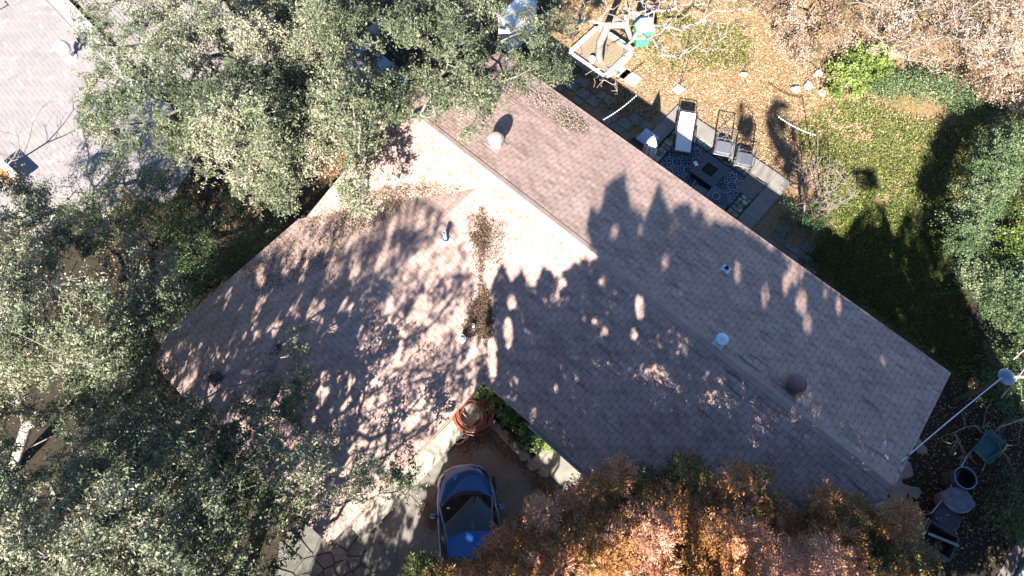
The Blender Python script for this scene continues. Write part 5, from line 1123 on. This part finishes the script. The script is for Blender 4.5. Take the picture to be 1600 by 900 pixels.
for i, (a, b_) in enumerate((((1564, 622, 1.6), (1604, 572, 2.2)), ((1583, 562, 2.0), (1612, 535, 2.3)), ((1560, 668, 1.4), (1612, 650, 1.7)))):
    p, q = P(*a), P(*b_); tag(MB().tube([p, (p+q)/2+[0, 0, .04], q], [.022, .02, .014], 6).build("dead_branch", PALEB, None, p), ["thick whitish dead branch leaning just below the pole cap", "short whitish dead branch above the pole cap at the right edge", "thin pale dead branch lowest of the three at the right edge"][i], "branch", "dead branches at the right edge")
# shrubs of the bed by the inner corner
FG = "plants in the shrub bed by the inner corner"
for i, (x, y, n, mt, lb, z) in enumerate([(752, 618, 22, IVY, "broad-leaved plant in the tip of the inner corner", .9), (775, 632, 16, IVY, "green plant second from the inner corner, behind the hose", .7), (800, 655, 16, FERN, "fresh green fern in the middle of the shrub bed", .6), (832, 680, 20, FERN, "bright star-shaped fern next to the white gutter end", .7), (815, 672, 12, DARKG, "dark green plant between the two ferns of the bed", .5), (850, 700, 8, LIME, "small yellow-green plant at the bed's right end by the step slab", .35)]):
    b = P(x, y); tips = b+np.stack([rng.normal(size=n)*.2, rng.normal(size=n)*.16, rng.uniform(.15, z, n)], 1)
    tree("bed_plant", lb, "plant", b, tips, [b+[0, 0, .08]], .012, mt, BROWNB, per=60, rad=.17, L=.12, W=.045, seed=80+i, trunkname="stem", crownname="foliage", group=FG, rt=.004)

# --- fallen leaves and grass, nobody could count
FALL = leafmat("fallen_leaves", [(0, (.06, .03, .018)), (.3, (.19, .10, .05)), (.6, (.31, .205, .12)), (1, (.46, .37, .27))], .05, .7, .3)
ROOFL = leafmat("roof_leaves", [(0, (.035, .022, .016)), (.4, (.10, .065, .042)), (.7, (.20, .15, .11)), (1, (.40, .34, .28))], .05, .75, .2)
def litter(name, label, cat, polys, n, z=None, L=.06, W=.035, mat=FALL, tone=(0, 1), pile=0.0, clump=0, group=None, rag=7.0):
    C = []; 
    for (poly, w) in polys:
        poly = np.array(poly, float); m = int(n*w); q = rng.uniform(poly.min(0), poly.max(0), (m*8, 2)); ins = inpoly(q, poly); d = polydist(q, poly); keep = ins & (rng.random(len(q)) < np.clip(d/12+.15, 0, 1)) & (vnoise(q, 14, 5) > (.28 if clump else 0)*rng.random(len(q))*2); q = q[keep][:m]+rng.normal(size=(len(q[keep][:m]), 2))*rag*rng.random((len(q[keep][:m]), 1))**2; d = d[keep][:m]
        S = surf(q[:, 0], q[:, 1]) if z is None else Pn(q[:, 0], q[:, 1], np.full(len(q), z)); S[:, 2] += .015+rng.random(len(q))**1.5*(.02+pile*np.clip(d/15, 0, 1)); C.append(S)
    C = np.concatenate(C); m = len(C); V, F = leaves(C, L*rng.uniform(.6, 1.3, m), W*rng.uniform(.6, 1.3, m), 1.0)
    o = npmesh(name, V, F, mat, None, None, {"rnd": np.repeat(rng.random(m), 4), "tone": np.repeat(tone[0]+(tone[1]-tone[0])*np.clip(rng.normal(size=m)*.25+.5, 0, 1), 4)})
    return tag(o, label, cat, group, 'stuff')
litter("fallen_leaves", "dry leaves heaped down the roof valley and spreading at its dark foot", "leaves", [([(748, 322), (757, 325), (759, 345), (770, 358), (764, 385), (757, 410), (756, 440), (766, 458), (770, 500), (768, 527), (757, 533), (745, 522), (730, 532), (722, 520), (735, 490), (745, 462), (748, 440), (744, 415), (747, 395), (736, 375), (744, 360)], .62), ([(740, 470), (766, 465), (768, 530), (752, 527), (744, 520), (724, 534), (728, 510)], .5), ([(725, 330), (795, 345), (785, 420), (735, 400)], .14)], 8500, pile=.12, tone=(.0, .62), mat=ROOFL, L=.05, W=.028)
litter("fallen_leaves", "dry leaves drifted along the other roof valley beneath the oak edge", "leaves", [([(720, 290), (720, 302), (650, 312), (610, 340), (560, 370), (520, 350), (540, 310), (600, 290), (640, 284)], 1)], 4600, pile=.09, tone=(.15, 1), clump=1, mat=ROOFL, L=.05, W=.028)
litter("fallen_leaves", "pale leaf heap on the right roof slope close to the north eave", "leaves", [([(868, 165), (890, 170), (922, 195), (918, 210), (880, 205), (862, 190)], 1), ([(800, 100), (880, 160), (850, 190), (780, 130)], .7)], 1300, pile=.05, tone=(.45, 1), mat=ROOFL, L=.05, W=.028)
litter("fallen_leaves", "thin scatter of dark leaves on the upper left wing roof", "leaves", [([(360, 390), (470, 320), (560, 330), (520, 420), (400, 470)], 1)], 2600, pile=.02, tone=(.0, .5), clump=1, mat=ROOFL, L=.05, W=.028)
litter("fallen_leaves", "brown leaves swept against the edging and car on the driveway", "leaves", [([(700, 690), (740, 660), (800, 690), (870, 760), (890, 790), (850, 790), (810, 730), (760, 700), (720, 712)], .7), ([(655, 780), (675, 785), (690, 830), (665, 830)], .1), ([(700, 670), (760, 665), (770, 690), (700, 695)], .2)], 4200, z=.03, pile=.03, tone=(.1, .6), clump=1)
litter("fallen_leaves", "tan and orange oak leaves strewn over the yard behind the house", "leaves", [([(860, 0), (1230, 0), (1400, 170), (1500, 190), (1480, 330), (1300, 300), (1180, 300), (1060, 170), (940, 110)], 1)], 42000, z=.0, L=.075, W=.042, tone=(.15, 1))
litter("fallen_leaves", "brown leaves on the shaded strip under the north eave and by the left wing", "leaves", [([(820, 80), (900, 80), (1040, 170), (1010, 215), (860, 130)], .3), ([(380, 330), (560, 220), (620, 190), (560, 290), (430, 390), (330, 420)], .4), ([(120, 300), (400, 280), (330, 460), (180, 500)], .2), ([(1300, 560), (1640, 600), (1640, 900), (1350, 880)], .3)], 16000, z=.0, L=.08, W=.045, tone=(0, .7))
def leaves_on(label, spots, n):
    C = np.concatenate([P(x, y, z)[None]+np.stack([rng.normal(size=n)*r, rng.normal(size=n)*r, np.full(n, .01)], 1) for x, y, z, r in spots]); m = len(C); V, F = leaves(C, .06*rng.uniform(.6, 1.3, m), .035*rng.uniform(.6, 1.3, m), 3.0)
    tag(npmesh("fallen_leaves", V, F, FALL, None, None, {"rnd": np.repeat(rng.random(m), 4), "tone": np.repeat(rng.random(m), 4)}), label, "leaves", None, 'stuff')
leaves_on("few brown leaves lying on the lids of the tubs in the right yard", [(1493, 782, .69, .12), (1477, 812, .57, .12)], 9)
GRASS = leafmat("grass_blades", [(0, (.035, .065, .015)), (.5, (.11, .145, .03)), (1, (.27, .26, .085))], .3, .5)
def grass(name, label, polys, n, Lh=.09, mat=GRASS, w=.012):
    C = []
    for (poly, wt, th) in polys:
        poly = np.array(poly, float); m = int(n*wt); q = rng.uniform(poly.min(0), poly.max(0), (m*6, 2)); d = polydist(q, poly); q = q[inpoly(q, poly) & (vnoise(q, 26, 9)*.6+vnoise(q, 9, 3)*.4 > th) & (rng.random(len(q)) < np.clip(d/20+.1, 0, 1))][:m]; C.append(Pn(q[:, 0], q[:, 1], np.zeros(len(q))))
    C = np.concatenate(C); m = len(C); a = rng.uniform(0, 2*math.pi, m); h = Lh*rng.uniform(.5, 1.4, m); s = np.stack([np.cos(a), np.sin(a), 0*a], 1)*w; l = np.stack([np.sin(a+rng.normal(size=m)), np.cos(a), 0*a], 1)*(h*.8)[:, None]; up = np.array([0, 0, 1.])*h[:, None]
    V = np.stack([C-s, C+s, C+s*.6+l*.5+up*.75, C-s*.4+l+up*.9], 1).reshape(-1, 3); o = npmesh(name, V, np.arange(m*4).reshape(-1, 4), mat, None, None, {"rnd": np.repeat(rng.random(m), 4), "tone": np.repeat(rng.random(m), 4)}); tag(o, label, "grass", None, 'stuff')
grass("grass", "patchy green grass and weeds on the lawn behind the house", [([(1230, 200), (1330, 140), (1420, 180), (1520, 195), (1500, 300), (1480, 420), (1520, 560), (1480, 575), (1240, 410), (1300, 330)], .8, .3), ([(1260, 400), (1320, 330), (1480, 350), (1540, 590), (1480, 575)], .6, .15), ([(940, 20), (1180, 0), (1180, 110), (1040, 120)], .1, .35)], 62000)
